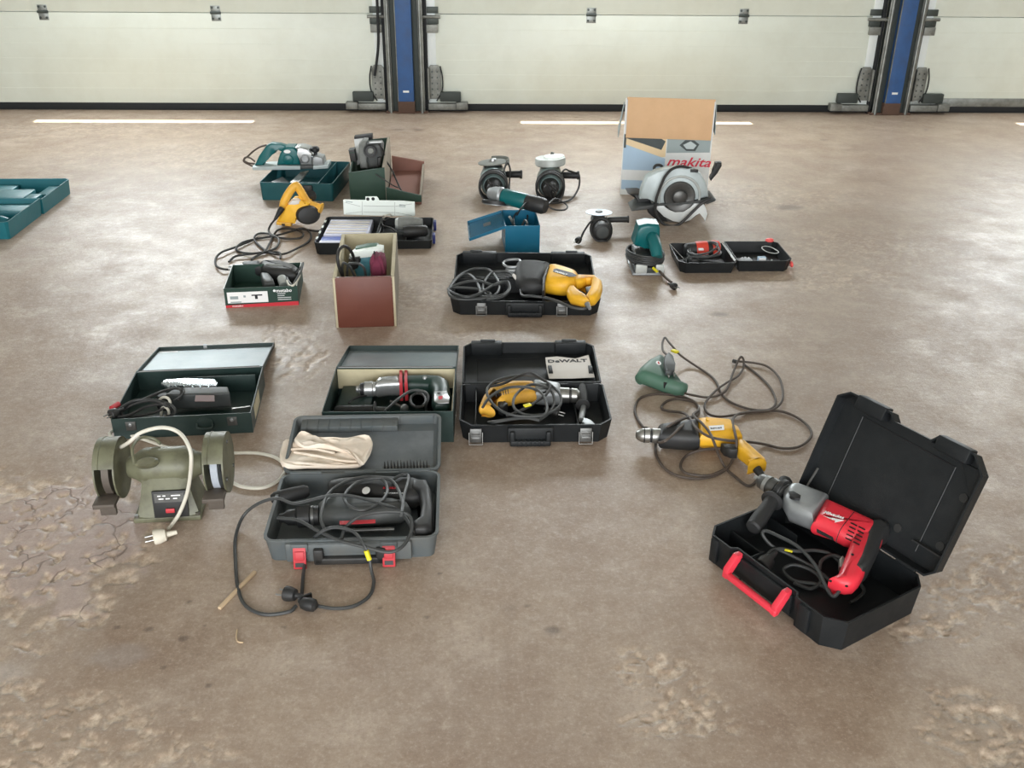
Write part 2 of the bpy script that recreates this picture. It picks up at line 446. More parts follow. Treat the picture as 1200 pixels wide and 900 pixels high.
def structure(name, mb, m): return link_mesh(name, mb, m, kind='structure')
structure('wall_left', MB().box(-9.2, -9, -5.2, 7.8, 0, 4.6), 'wall paint')
structure('wall_right', MB().box(11, 11.2, -5.2, 7.8, 0, 4.6), 'wall paint')
structure('wall_front', MB().box(-9, -5, -5.4, -5.2, 0, 4.6).box(3, 11, -5.4, -5.2, 0, 4.6).box(-5, 3, -5.4, -5.2, 3.56, 4.6), 'wall paint')
structure('wall_back', MB().box(-9, 11, DOOR_Y + .06, DOOR_Y + .3, 3.16, 4.6), 'wall paint')
structure('ceiling', MB().box(-9.2, 11.2, -5.4, 7.8, 4.6, 4.75), 'ceiling paint')

glass = bpy.data.materials.new('window pane'); glass.use_nodes = True
_n = glass.node_tree.nodes; _l = glass.node_tree.links; _n.remove(_n['Principled BSDF'])
_t = _n.new('ShaderNodeBsdfTransparent'); _t.inputs[0].default_value = (.93, .96, .95, 1); _g = _n.new('ShaderNodeBsdfGlossy'); _g.inputs['Roughness'].default_value = .05
_m = _n.new('ShaderNodeMixShader'); _m.inputs[0].default_value = .07; _l.new(_t.outputs[0], _m.inputs[1]); _l.new(_g.outputs[0], _m.inputs[2]); _l.new(_m.outputs[0], _n['Material Output'].inputs[0])
MATS['window pane'] = glass

COLS = (-0.592, 2.935)          # the two blue columns
def build_door(i, x0, x1, hinges, wins, rail=False):
    d = thing('door_%d' % i, None, None, T((x0 + x1) / 2, DOOR_Y, 0), kind='structure')
    y0, y1 = DOOR_Y, DOOR_Y + .045
    rows = [(.052, .664), (.668, 1.28), (1.284, 1.90), (1.904, 2.52), (2.524, 3.16)]
    for k, (a, b) in enumerate(rows):
        if k == 2:      # the glazed section: rails and stiles around its windows
            mb = MB().box(x0, x1, y0, y1, a, wins[0][2]).box(x0, x1, y0, y1, wins[0][3], b)
            xs = [x0] + [q for wn in wins for q in wn[:2]] + [x1]
            for j in range(0, len(xs), 2): mb.box(xs[j], xs[j + 1], y0, y1, wins[0][2], wins[0][3])
            P('panel', mb, 'door panel', d)
            for (wa, wb, wz0, wz1) in wins: P('pane', MB().box(wa, wb, y0 + .018, y0 + .024, wz0, wz1), 'window pane', d)
        else:
            mb = MB().box(x0, x1, y0, y1, a, b, .003)
            for s in range(1, 6):       # pressed lines across the sheet
                z = a + (b - a) * s / 6; mb.box(x0 + .09, x1 - .09, y0 - .0008, y0 + .001, z - .002, z + .002)
            P('panel', mb, 'door panel', d)
    P('bottom_seal', MB().box(x0, x1, y0 + .004, y1 + .01, .0, .052, .004), 'rubber black', d)
    if rail: P('bottom_rail', MB().box(x0, x1, y0 - .006, y0, .045, .105, .002), 'galvanised', d)
    for hx in hinges:
        h = P('hinge', MB().box(hx - .033, hx + .033, y0 - .004, y0, .672, .712, .001).box(hx - .033, hx + .033, y0 - .004, y0, .612, .66, .001), 'galvanised', d)
        P('hinge_pin', MB().cyl((hx - .036, y0 - .008, .666), (hx + .036, y0 - .008, .666), .009, n=10), 'hinge dark', h)
        mb = MB()
        for sx in (-.022, .022):
            for z in (.7, .628): mb.cyl((hx + sx, y0 - .010, z), (hx + sx, y0 - .003, z), .008, n=8)
        P('bolt', mb, 'hinge dark', h)
    return d
def side_gear(d, x, s):
    """end stile, seam hinge, bottom corner bracket and cable box at a door edge; s = +1 when the column lies to its right"""
    y0 = DOOR_Y
    X = lambda a, b: (min(x - s * a, x - s * b), max(x - s * a, x - s * b))
    P('end_stile', MB().box(*X(.0, .062), y0 - .005, y0, .06, 1.27, .001), 'door white', d)
    h = P('edge_hinge', MB().box(*X(.005, .085), y0 - .018, y0 - .004, .672, .715, .002).box(*X(.005, .085), y0 - .018, y0 - .004, .60, .655, .002), 'hinge dark', d)
    P('roller_carrier', MB().box(*X(.0, .08), y0 - .04, y0 - .016, .545, .60, .003).cyl((x - s * .10, y0 - .03, .65), (x + s * .06, y0 - .03, .65), .011, n=10), 'bracket grey', h)
    mb = MB().prism([(x - s * a, y0 - .012, z) for a, z in ((.0, .09), (.085, .09), (.092, .13), (.092, .29), (.075, .325), (.02, .325), (.0, .30))], (0, -.012, 0), .002)
    mb.box(*X(.0, .012), y0 - .06, y0 - .012, .09, .31, .002)
    br = P('bottom_bracket', mb, 'bracket grey', d)
    mb = MB()
    for z in (.12, .16, .2, .24, .28):
        for a in (.03, .068): mb.cyl((x - s * a, y0 - .029, z), (x - s * a, y0 - .022, z), .006, n=8)
    P('bolt', mb, 'hinge dark', br)
    P('cable_box', MB().box(*X(.085, .235), y0 - .05, y0 - .008, .075, .142, .006), 'column dark', d)
    mb = MB().box(*X(.0, .20), y0 - .055, y0 - .004, .018, .062, .004)
    mb.box(*X(.20, .285), y0 - .07, y0 - .004, .022, .072, .004)
    P('bottom_roller_holder', mb, 'bracket grey', d)
    P('pull_cable', MB().tube([(x - s * .09, y0 - .03, .32), (x - s * .105, y0 - .035, .24), (x - s * .10, y0 - .035, .15), (x - s * .06, y0 - .04, .08)], .005), 'rubber black', d)
WZ = (1.34, 1.82)
d1 = build_door(1, -4.10, COLS[0] - .155, [-3.09, -1.90], [(-3.16, -1.66, *WZ)])
side_gear(d1, COLS[0] - .155, 1)
d2 = build_door(2, COLS[0] + .155, COLS[1] - .155, [.722, 1.80], [(.19, 1.81, *WZ)])
side_gear(d2, COLS[0] + .155, -1); side_gear(d2, COLS[1] - .155, 1)
d3 = build_door(3, COLS[1] + .155, 6.5, [4.6, 5.8], [(3.70, 5.3, *WZ)], rail=True)
side_gear(d3, COLS[1] + .155, -1)
structure('trim_1', MB().box(-9, -4.10, DOOR_Y, DOOR_Y + .2, 0, 3.16), 'wall paint')
structure('trim_2', MB().box(6.5, 11, DOOR_Y, DOOR_Y + .2, 0, 3.16), 'wall paint')

def build_column(x, label):
    t = thing('steel_column', label, 'column', T(x, DOOR_Y, 0))
    y0 = DOOR_Y
    P('post', MB().box(x - .056, x + .056, y0 - .10, y0 + .06, 0, 3.16, .004), 'column blue', t)
    P('post_foot', MB().box(x - .060, x + .060, y0 - .104, y0 + .06, 0, .085, .003), 'rust', t, label='rusty brown foot of the column')
    P('post_lip', MB().box(x - .060, x - .054, y0 - .103, y0 - .09, .085, 3.16, .001), 'galvanised', t)
    P('sticker', MB().box(x - .020, x + .022, y0 - .102, y0 - .1, .148, .162), 'sticker white', t, label='small white sticker low on the post')
    for s in (-1, 1):
        X = lambda a, b: (min(x + s * a, x + s * b), max(x + s * a, x + s * b))
        P('side_channel', MB().box(*X(.056, .098), y0 - .052, y0 + .06, 0, 3.16, .003), 'column dark', t)
        tr = P('door_track', MB().box(*X(.098, .104), y0 - .075, y0 - .002, .0, 3.16, .001).box(*X(.104, .132), y0 - .078, y0 - .070, .0, 3.16, .002).cyl((x + s * .112, y0 - .078, .0), (x + s * .112, y0 - .078, 3.16), .011, n=10), 'galvanised', t)
        P('jamb', MB().box(*X(.09, .20), y0 + .061, y0 + .10, 0, 3.16), 'wall paint', t)
        P('side_seal', MB().box(*X(.133, .157), y0 - .03, y0 + .03, 0, 3.16, .003), 'rubber black', t)
        P('foot_plate', MB().box(*X(.058, .15), y0 - .085, y0 + .03, 0, .012, .002), 'rust', tr)
    return t
build_column(COLS[0], 'blue steel door column with a black cable hanging along its side')
build_column(COLS[1], 'bare blue steel door column without any cable hanging on it')
mb = MB().tube([(x, DOOR_Y - .09, z) for x, z in ((-.765, 3.1), (-.762, 2.0), (-.763, 1.2), (-.766, .66), (-.772, .48), (-.79, .36), (-.806, .28), (-.812, .262))], .010)
single('hanging_cable', mb, 'rubber black', 'black hose-like cable hanging down beside the blue column', 'cable')
# ================================================================== MATERIALS OF THE TOOLS
mat('case black', (22, 25, 27), .5, var=.2, scale=40, bump=.15, bscale=400, dirt=(58, 60, 60), damt=.2, spec=.35)
mat('case grey', (84, 91, 93), .5, var=.12, scale=30, bump=.12, bscale=350, dirt=(112, 108, 100), damt=.4)
mat('red plastic', (224, 58, 74), .4, var=.08, scale=30)
mat('red tool', (226, 52, 66), .38, var=.08, scale=30, dirt=(120, 40, 40), damt=.15)
mat('red dull', (188, 50, 58), .5, var=.12, scale=40)
mat('grip black', (38, 38, 38), .62, var=.2, scale=60, bump=.2, bscale=500)
mat('tool black', (32, 33, 34), .5, var=.25, scale=40, dirt=(70, 66, 60), damt=.3)
mat('tool dark grey', (62, 66, 66), .5, var=.2, scale=40, dirt=(95, 90, 84), damt=.35)
mat('alu cast', (160, 163, 164), .45, .55, var=.12, scale=50, dirt=(110, 108, 104), damt=.35)
mat('alu bright', (180, 182, 182), .36, .8, var=.1, scale=60, dirt=(120, 118, 112), damt=.3)
mat('steel', (168, 168, 164), .32, .9, var=.15, scale=80, dirt=(80, 76, 70), damt=.4)
mat('steel dark', (96, 96, 94), .4, .7, var=.2, scale=80)
mat('cord black', (36, 36, 36), .55, var=.2, scale=60, dirt=(80, 75, 70), damt=.3)
mat('cord grey', (56, 58, 58), .5, var=.15, scale=60, dirt=(92, 90, 86), damt=.25)
mat('cord brown', (74, 64, 57), .6, var=.15, scale=60, dirt=(110, 98, 88), damt=.3)
mat('cord white', (214, 210, 196), .5, var=.06, scale=60, dirt=(170, 160, 140), damt=.3)
mat('plug white', (220, 214, 198), .45, var=.06, scale=60, dirt=(176, 164, 140), damt=.35)
mat('yellow tag', (226, 214, 40), .5, var=.05)
mat('print white', (240, 240, 238), .5, var=.02)
mat('print red', (200, 40, 48), .5, var=.02)
mat('print black', (24, 24, 26), .5, var=.02)
mat('dewalt yellow', (250, 188, 44), .45, var=.1, scale=30, dirt=(150, 104, 40), damt=.35)
mat('yellow worn', (236, 178, 62), .5, var=.15, scale=40, dirt=(160, 116, 64), damt=.45)
mat('paper', (226, 222, 216), .8, var=.05, scale=20, dirt=(200, 190, 180), damt=.3)
mat('glove cloth', (236, 224, 208), .95, var=.08, scale=60, bump=.5, bscale=600, dirt=(214, 184, 156), damt=.4)
mat('olive paint', (108, 108, 86), .45, var=.18, scale=40, dirt=(62, 58, 44), damt=.7, dscale=14)
mat('stone grey', (168, 174, 182), .85, var=.1, scale=200, bump=.3, bscale=900)
mat('iron brown', (92, 84, 76), .6, .2, var=.2, scale=60)
mat('green dark steel', (30, 50, 47), .45, var=.18, scale=25, dirt=(62, 74, 70), damt=.3)
mat('lid dusty', (128, 140, 144), .34, .3, var=.25, scale=14, dirt=(150, 156, 158), damt=.6, dscale=11)
mat('lid grey', (104, 110, 114), .45, .1, var=.2, scale=14, dirt=(136, 140, 142), damt=.5, dscale=11)
mat('cream liner', (196, 186, 154), .75, var=.1, scale=30, dirt=(150, 136, 104), damt=.4)
mat('metabo green', (22, 50, 43), .42, var=.15, scale=40, dirt=(50, 70, 64), damt=.3)
mat('bosch green', (72, 108, 90), .5, var=.15, scale=40, dirt=(88, 112, 98), damt=.5)

def cord(t, pts, r=.0035, m='cord black', name='cord', sub=6, label=None):
    return P(name, MB().tube([G(*p) for p in pts], r, 8, sub=sub), m, t, label=label)
def plug(t, p, d, m='cord black', s=1.0, flat=False):
    """moulded two-pin mains plug, nose at p pointing along d"""
    p = V(p); d = V(d).normalized()
    pl = P('plug', MB().lathe([(-.052 * s, .005 * s), (-.03 * s, .007 * s), (-.027 * s, .014 * s), (-.012 * s, .018 * s), (-.002, .018 * s), (0, .016 * s)], p, d, 14), m, t)
    sd = d.cross(V((0, 0, 1))).normalized() if not flat else V((0, 0, 1))
    P('pin', MB().cyl(p + sd * .0095 * s, p + sd * .0095 * s + d * .019 * s, .0022 * s, n=8).cyl(p - sd * .0095 * s, p - sd * .0095 * s + d * .019 * s, .0022 * s, n=8), 'steel', pl)
    return pl
def trace(pts, p0, n): return [onp(x, y, p0, n) for x, y in pts]
def slab(t, name, m, pts, p0, n, th, bev=.006, seg=3, label=None, ang=38, rf=.46):
    """outline seen on the plane (p0, n), given thickness th behind that plane"""
    n = V(n).normalized(); mid = V(p0) - n * th * .5
    q = trace(pts, mid, n); c_ = sum(q, V()) / len(q)
    dv = (c_ - CAM_P).normalized(); sin_el = max(.2, -dv.dot(n)); dh = (dv - n * dv.dot(n)).normalized()
    sx = n.cross(dh); cot = math.sqrt(1 - sin_el ** 2) / sin_el
    q2 = [((p - c_).dot(sx), (p - c_).dot(dh)) for p in q]
    ar = sum(a[0] * b[1] - b[0] * a[1] for a, b in zip(q2, q2[1:] + q2[:1])) / 2
    if ar < 0: q2 = q2[::-1]; ar = -ar
    per = sum((V(a) - V(b)).length for a, b in zip(q2, q2[1:] + q2[:1])); rad = ar / per
    # the outline is that of the whole body: take off what its height adds to the outline
    dl = min(.43 * th * cot * .5, .62 * rad)
    off = poly_offset(q2, dl); q2 = [(a[0], o[1]) for a, o in zip(q2, off)]
    r = min(rf * th, .85 * rad) if th > .01 else min(bev, .4 * th)
    to3 = lambda pl, h: [c_ + sx * x + dh * y + n * h for x, y in pl]
    rings = []; K = 5 if th > .01 else 1
    for k in range(K + 1):
        a = math.pi / 2 * k / K; rings.append(to3(poly_offset(q2, r * (1 - math.sin(a))), -th / 2 + r * (1 - math.cos(a))))
    for k in range(K, -1, -1):
        a = math.pi / 2 * k / K; rings.append(to3(poly_offset(q2, r * (1 - math.sin(a))), th / 2 - r * (1 - math.cos(a))))
    mb = MB().rings(rings); bmesh.ops.triangulate(mb.bm, faces=[f for f in mb.bm.faces if len(f.verts) > 4])
    return P(name, mb, m, t, label=label, ang=50)
def plane3(a, b, c):
    a, b, c = V(a), V(b), V(c); n = (b - a).cross(c - a).normalized()
    if n.dot(CAM_P - a) < 0: n = -n
    return a, n
def print_on(t, s, m, pa, pb, p0, n, lift=.0008, bold=0.0, shear=0.0, height=None, name='lettering', label=None):
    """lettering whose middle line runs from pixel pa to pb on the plane (p0, n)"""
    a, b = onp(*pa, p0, n), onp(*pb, p0, n); ux = (b - a).normalized(); n = V(n).normalized(); uy = n.cross(ux)
    f = basis((a + b) / 2 + n * lift * .2, ux, uy, n)
    return P(name, MB().text(s, (b - a).length, f, lift, bold, shear, height), m, t, label=label)
UP = V((0, 0, 1))

# ================================================================== BLACK CASE WITH RED HANDLE AND THE RED DRILL
F = frame(.505, 1.838, -59.7); W, D, H = .401, .290, .078
t = thing('tool_case', 'open black plastic tool case with a red carrying handle, lid standing up', 'tool case', F)
out = [(0, .03), (.025, 0), (.085, 0), (.095, .014), (.275, .014), (.285, 0), (W - .04, 0), (W, .032), (W, D - .03), (W - .03, D), (.02, D), (0, D - .02)]
P('base', MB(F).tray(out, 0, H, .0045, .005, .006), 'case black', t)
mb = MB(F)
for xa, xb in ((.028, .05), (.30, .33)): mb.box(xa, xb, -.006, .004, .01, H - .004, .003)
mb.box(.10, .27, .006, .016, .012, H - .012, .003)
P('front_rib', mb, 'case black', t, split=True)
mb = MB(F).box(.006, .12, .078, .083, .004, .050, .002).box(.115, .120, .01, .078, .004, .06, .002).box(.005, .10, .205, .21, .004, .045, .002).box(.26, .265, .15, .284, .004, .03, .001)
P('divider', mb, 'case black', t, split=True)
hd = MB(F)
for xa in (.100, .250): hd.prism([(xa, .012, .076), (xa, -.004, .076), (xa, -.030, .046), (xa, -.032, .022), (xa, -.020, .022), (xa, -.002, .056), (xa, .012, .062)], (.016, 0, 0), .003)
hd.box(.100, .266, -.033, -.018, .022, .037, .005, seg=3)
P('handle', hd, 'red plastic', t, label='red carrying handle')
LF = F @ T(0, D + .004, H) @ RX(69); LL, LD = .292, .034
lo = [(0, .02), (.02, 0), (W - .02, 0), (W, .02), (W, LL - .035), (W - .035, LL), (W - .075, LL), (.275, LL), (.262, LL - .016), (.165, LL - .016), (.150, LL), (.085, LL), (.03, LL), (0, LL - .022)]
lid = P('lid', MB(LF).tray(lo, -LD, 0, .0045, .004, .004), 'case black', t)
mb = MB(LF)
for xa, xb in ((.055, .055 + .082), (.275, .275 + .082)): mb.box(xa, xb, LL - .03, LL + .004, -.028, .004, .004)
P('latch_seat', mb, 'case black', lid, split=True)
mb = MB(LF).tube([(.07, .03, -.0285), (.07, LL - .045, -.0285)], .0012, 5, raw=True).tube([(W - .075, .03, -.0285), (W - .075, LL - .05, -.0285)], .0012, 5, raw=True).tube([(.07, LL - .045, -.0285), (W - .075, LL - .05, -.0285)], .0012, 5, raw=True)
mb.box(.006, .07, .03, .034, -.03, -.012).box(W - .085, W - .006, .052, .055, -.03, -.012)
P('lid_rib', mb, 'tool black', lid, split=True)
mb = MB(LF)
for a, b in ((W - .03, .19), (W - .03, .07), (W - .135, .055)): mb.cyl((a, b, -.03), (a, b, -.0275), .010, n=16)
P('lid_stud', mb, 'tool black', lid, split=True)
P('sticker', MB(LF).box(W - .034, W - .010, LL - .068, LL - .05, -.0295, -.0285), 'tool dark grey', lid)
P('corner_gusset', MB(LF).prism([(W - .065, LL - .032, -.03), (W - .005, LL - .11, -.03), (W - .005, LL - .032, -.03)], (0, 0, .006), .001), 'case black', lid)
mb = MB(F)
for xa in (.05, .18, .31): mb.cyl((xa, D + .003, H), (xa + .05, D + .003, H), .006, n=10)
P('hinge', mb, 'case black', t, split=True)
P('stay_wire', MB(F).tube([(.03, D - .01, .05), (.025, D + .012, .10), (.022, D + .05, .15)], .003), 'steel dark', t)

p0, n = plane3(G(905, 568, .128), G(1035, 622, .120), G(985, 690, .098))
t = thing('rotary_drill', 'red and grey corded rotary drill lying across the black case with the red handle', 'drill', Matrix.Translation(G(985, 640, .03)))
slab(t, 'gear_housing', 'alu cast', [(917, 590), (918, 579), (925, 571), (935, 567), (971, 584), (951, 623), (924, 607)], p0, n, .062, .012, 4, label='grey cast gear housing')
slab(t, 'grip', 'red tool', [(1002, 626), (1036, 624), (1033, 638), (1024, 652), (1014, 672), (1007, 685), (1000, 693), (990, 696), (981, 693), (970, 685), (974, 680), (981, 677), (988, 661), (994, 645)], p0 - n * .002, n, .050, .010, 4, label='red pistol grip')
body = slab(t, 'motor_housing', 'red tool', [(968, 583), (1000, 600), (1030, 614), (1039, 620), (1041, 628), (1034, 636), (1012, 643), (988, 640), (975, 632), (952, 624), (950, 619)], p0, n, .056, .010, 4, label='red motor housing')
slab(t, 'rubber_grip', 'grip black', [(1020, 617), (1030, 614), (1040, 621), (1041, 629), (1034, 635), (1026, 652), (1016, 672), (1008, 682), (999, 674), (1006, 660), (1012, 643), (1016, 628)], p0 + n * .0015, n, .059, .008, 3)
d = (onp(905, 568, p0 - n * .03, n) - onp(935, 585, p0 - n * .03, n)).normalized(); a = onp(920, 579, p0 - n * .03, n)
ck = P('chuck', MB().lathe([(0, .026), (.012, .026), (.014, .019), (.022, .019), (.026, .023), (.040, .024), (.041, .020), (.046, .020), (.047, .022), (.072, .019), (.080, .012)], a, d, 20), 'steel dark', t)
P('chuck_jaw', MB().lathe([(.048, .0225), (.058, .0215)], a, d, 20).lathe([(.078, .006), (.092, .005)], a, d, 10), 'alu bright', ck)
hb = onp(880, 622, p0 - n * .045, n); ha = onp(914, 574, p0 - n * .03, n); hd_ = (hb - ha).normalized()
sh = P('side_handle', MB().lathe([(-.045, .010), (-.035, .018), (.025, .016), (.040, .013), (.042, .027), (.046, .028), (.049, .018), (.07, .0175), (.125, .020), (.152, .019), (.156, .014)], ha, hd_, 18), 'grip black', t)
P('collar', MB().lathe([(.004, .031), (.006, .033), (.016, .033), (.018, .031)], a, d, 22), 'tool black', sh)
P('mode_switch', MB().lathe([(0, .010), (.004, .010), (.005, .008)], onp(930, 583, p0, n), n, 16).prism([p + n * .004 for p in trace([(924, 579), (929, 579), (938, 584), (937, 588), (931, 588), (926, 585)], p0, n)], n * .006, .001), 'tool black', t)
mb = MB()
for k in range(5):
    for q in range(2):
        xa, ya = 997 + 9.5 * q - k * 1.6, 612 + 4.6 * q + k * 4.4
        mb.prism([p + n * .0001 for p in trace([(xa, ya), (xa + 7.5, ya + 3.6), (xa + 7.1, ya + 5.0), (xa - .4, ya + 1.4)], p0, n)], n * .0006)
P('vent_slot', mb, 'print black', body, split=True)
P('housing_seam', MB().tube([p + n * .0002 for p in trace([(1001, 600), (996, 606), (986, 619), (981, 630), (980, 636)], p0, n)], .0009, 5), 'print black', body)
P('side_window', MB().prism([p + n * .0003 for p in trace([(957, 620), (976, 630), (977, 634), (957, 624)], p0, n)], n * .0012), 'print black', body)
mb = MB()
for a_, b_ in ((999, 650), (973, 681), (992, 687)): mb.lathe([(0, .0035), (.0008, .0035)], onp(a_, b_, p0, n), n, 10)
P('screw', mb, 'print black', body, split=True)
print_on(t, 'Milwaukee', 'print white', (966, 600), (989, 607), p0, n, bold=.02, shear=.3, height=.0105, label='white brand lettering with a lightning bolt')
P('logo_bolt', MB().prism([p + n * .0002 for p in trace([(965, 604.5), (976, 609.5), (975, 607), (989, 610), (978, 612.5), (979, 610.6)], p0, n)], n * .0007), 'print white', body)
P('housing_print', MB().text('HEAVY DUTY', .030, basis(onp(979, 612.5, p0, n) + n * .0002, onp(986, 616, p0, n) - onp(972, 610, p0, n), n.cross(onp(986, 616, p0, n) - onp(972, 610, p0, n)), n), .0004), 'red dull', body)
P('trigger', MB().prism([p - n * .018 for p in trace([(989, 643), (985, 648), (985, 656), (989, 657), (993, 648)], p0, n)], -n * .018, .003), 'steel', t)
cord(t, [(984, 692, .065), (977, 699, .055), (969, 690, .06), (957, 665, .075), (937, 642, .082), (912, 628, .082), (897, 622, .078), (894, 627, .07), (905, 640, .05), (925, 650, .035), (948, 662, .025), (970, 678, .02), (975, 690, .016), (955, 684, .016)], .0042, 'cord grey')
cord(t, [(955, 684, .016), (930, 680, .015), (918, 668, .02), (930, 662, .03), (950, 668, .028), (962, 680, .02), (950, 690, .014), (930, 683, .014)], .0042, 'cord grey')
cord(t, [(897, 656, .045), (903, 646, .05), (916, 643, .052), (935, 646, .05), (955, 645, .05), (974, 650, .048), (990, 665, .03), (1012, 690, .012), (1004, 702, .010), (996, 706, .010)], .0042, 'cord grey')
cord(t, [(960, 668, .045), (963, 657, .05), (974, 651, .052), (985, 654, .05), (992, 668, .03)], .0042, 'cord grey')
plug(t, G(892, 664, .04), V((-.6, -.5, -.2)), s=1.1)
P('tag', MB().box(-.009, .009, -.003, .003, 0, .004, .001, m=Matrix.Translation(G(924, 646, .056)) @ RZ(-25)), 'yellow tag', t)

# ================================================================== GREY CASE WITH RED LATCHES AND THE ROTARY HAMMER
F = frame(-.529, 1.822, 1.7); W, D, H = .407, .292, .064
t = thing('tool_case', 'open grey plastic tool case with two red latches, gloves lying in its lid', 'tool case', F)
out = round_rect(0, W, 0, D, .028)
P('base', MB(F).tray(out, 0, H, .006, .006, .010, rim=.003), 'case grey', t)
fr = MB(F).box(.052, .345, -.010, .008, .008, H - .004, .005).box(.10, .30, -.012, .0, .030, H - .006, .004)
P('front_panel', fr, 'case grey', t)
hn = MB(F).box(.118, .285, -.024, -.008, .008, .026, .004, seg=3)
for xa in (.118, .262): hn.box(xa, xa + .023, -.024, -.006, .010, .050, .004)
P('handle', hn, 'tool black', t, label='black carrying handle')
for xa in (.086, .292):
    mb = MB(F @ T(xa, -.012, .050) @ RX(-16)).box(-.015, .015, -.005, .0, -.050, .004, .002).box(-.011, .011, -.008, -.005, -.028, -.006, .002)
    la = P('latch', mb, 'red dull', t, label='red latch hanging open')
    P('latch_slot', MB(F @ T(xa, -.012, .050) @ RX(-16)).box(-.010, .010, -.0062, -.0048, -.044, -.034), 'tool black', la)
    P('latch_catch', MB(F).box(xa - .020, xa + .020, -.016, -.008, .040, H - .002, .003), 'case grey', t)
LL, LD = .238, .030; LF = F @ T(0, D + .006, H) @ RX(9)
lo = round_rect(0, W, 0, LL, .022)
lid = P('lid', MB(LF).tray(lo, -LD, 0, .006, .004, .008, rim=.003), 'case grey', t)
P('lid_floor', MB(LF).box(.02, W - .02, .02, LL - .045, -.0265, -.0255), 'lid grey', lid)
mb = MB(LF).box(.02, W - .12, LL - .045, LL - .006, -.026, -.006, .003)
for k in range(9): mb.box(.035 + k * .03, .037 + k * .03, LL - .047, LL - .008, -.026, -.0045)
mb.box(W - .115, W - .02, LL - .014, LL - .006, -.026, .004, .003)
P('lid_ledge', mb, 'case grey', lid)
mb = MB(F)
for xa in (.02, .16, .30): mb.cyl((xa, D + .003, H - .002), (xa + .08, D + .003, H - .002), .006, n=10)
P('hinge', mb, 'case grey', t, split=True)
mb = MB(LF)
for k in range(14):
    x_ = .262 + k * .0085; mb.lathe([(0, .0028), (.018, .0022), (.030, .0006)], (x_, .022, -.016), (0, .1 * (k % 3 - 1), 1), 6)
mb.box(.256, .38, .014, .030, -.026, -.012)
brush = P('bristle_strip', mb, 'steel dark', lid, label='row of steel pegs along the lid hinge')
# gloves
def glove(lbl, pts, z, h, seed):
    rnd = random.Random(seed); q = [G(x, y, z) for x, y in pts]; c_ = sum(q, V()) / len(q)
    q = smooth_path(q, True, 4)
    mb = MB(); rs = []
    for s, dz in ((.96, 0), (1, .006), (.97, .014), (.86, h), (.62, h + .004), (.36, h + .0), (.14, h - .003)):
        rs.append([c_ + (p - c_) * s + V((0, 0, dz * (1 if dz < .01 else 1 + .35 * math.sin(i * .9 + seed) * (1 if s < 1 else 0))) ) for i, p in enumerate(q)])
    mb.rings(rs)
    return mb
tg = thing('work_glove', 'dirty cream cloth work glove spread flat in the lid of the grey case', 'glove', Matrix.Translation(G(385, 540, .06)))
P('glove_body', glove('', [(331, 524), (352, 519), (380, 521), (405, 520), (420, 524), (428, 534), (424, 548), (400, 550), (360, 550), (331, 549)], .060, .011, 1), 'glove cloth', tg)
mb = MB()
for pts in ([(334, 541, .073), (360, 543, .076), (395, 546, .074), (420, 545, .071)], [(345, 530, .074), (375, 535, .078), (400, 540, .076), (418, 541, .073)], [(338, 527, .073), (365, 526, .077), (392, 531, .077)]): mb.tube([G(*p) for p in pts], .0035, 6)
P('cloth_fold', mb, 'glove cloth', tg, split=True)
tg = thing('work_glove', 'second cream glove with an orange tinge, half under the first glove', 'glove', Matrix.Translation(G(400, 520, .07)))
P('glove_body', glove('', [(345, 520), (350, 512), (365, 513), (385, 519), (408, 516), (434, 517), (436, 529), (430, 542), (424, 546), (410, 533), (380, 527), (356, 526)], .076, .009, 3), 'glove cloth', tg)
# hammer drill
p0 = V((0, 0, .075)); n = UP.copy()
t = thing('rotary_hammer', 'dark grey corded rotary hammer lying in the grey case with red latches', 'drill', Matrix.Translation(G(425, 600, .01)))
slab(t, 'motor_housing', 'tool black', [(384, 568), (400, 562), (440, 559), (486, 562), (499, 570), (500, 588), (484, 596), (440, 590), (400, 588), (384, 582)], p0 - n * .002, n, .058, .012, 3, label='black motor housing')
slab(t, 'gear_housing', 'tool dark grey', [(371, 597), (379, 588), (396, 580), (430, 585), (462, 586), (478, 592), (482, 602), (472, 612), (440, 616), (395, 618), (375, 613)], p0 + n * .006, n, .060, .012, 3, label='dark grey gear housing')
hp = [(484, 566), (500, 568), (505, 580), (507, 600), (506, 625), (498, 631), (487, 629), (484, 618), (492, 612), (494, 598), (491, 584), (482, 580)]
slab(t, 'grip', 'tool black', hp, p0 + n * .004, n, .05, .010, 3)
a = G(374, 604, .048); d = (G(330, 607, .046) - a).normalized()
ck = P('chuck', MB().lathe([(0, .024), (.02, .024), (.022, .028), (.05, .027), (.056, .020), (.075, .019), (.085, .012), (.096, .010)], a, d, 20), 'tool black', t)
P('front_ring', MB().lathe([(.012, .0255), (.018, .0255)], a, d, 20), 'steel dark', ck)
P('drill_handle', MB().lathe([(0, .012), (.01, .017), (.06, .018), (.085, .016), (.095, .010)], G(362, 575, .055), G(330, 582, .05) - G(362, 575, .055), 16), 'grip black', t)
P('badge', MB().lathe([(0, .016), (.001, .016), (.0015, .014)], G(429, 575, .0735), UP, 24, sq=(.62, 1)), 'print white', t, label='round white badge')
print_on(t, 'BOSCH', 'print red', (449, 572), (466, 572), V((0, 0, .0735)), UP, bold=.02, label='red brand lettering')
print_on(t, 'PROFESSIONAL', 'print white', (450, 578), (474, 578), V((0, 0, .0735)), UP, height=.0035)
P('label_plate', MB().prism([G(x, y, .082) for x, y in ((398, 611), (440, 609), (440, 613), (398, 615))], (0, 0, .001)), 'red dull', t)
P('auxiliary_rod', MB().cyl(G(404, 622, .05), G(462, 620, .05), .005, n=10), 'steel dark', t, label='steel depth rod')
cg = 'cord grey'
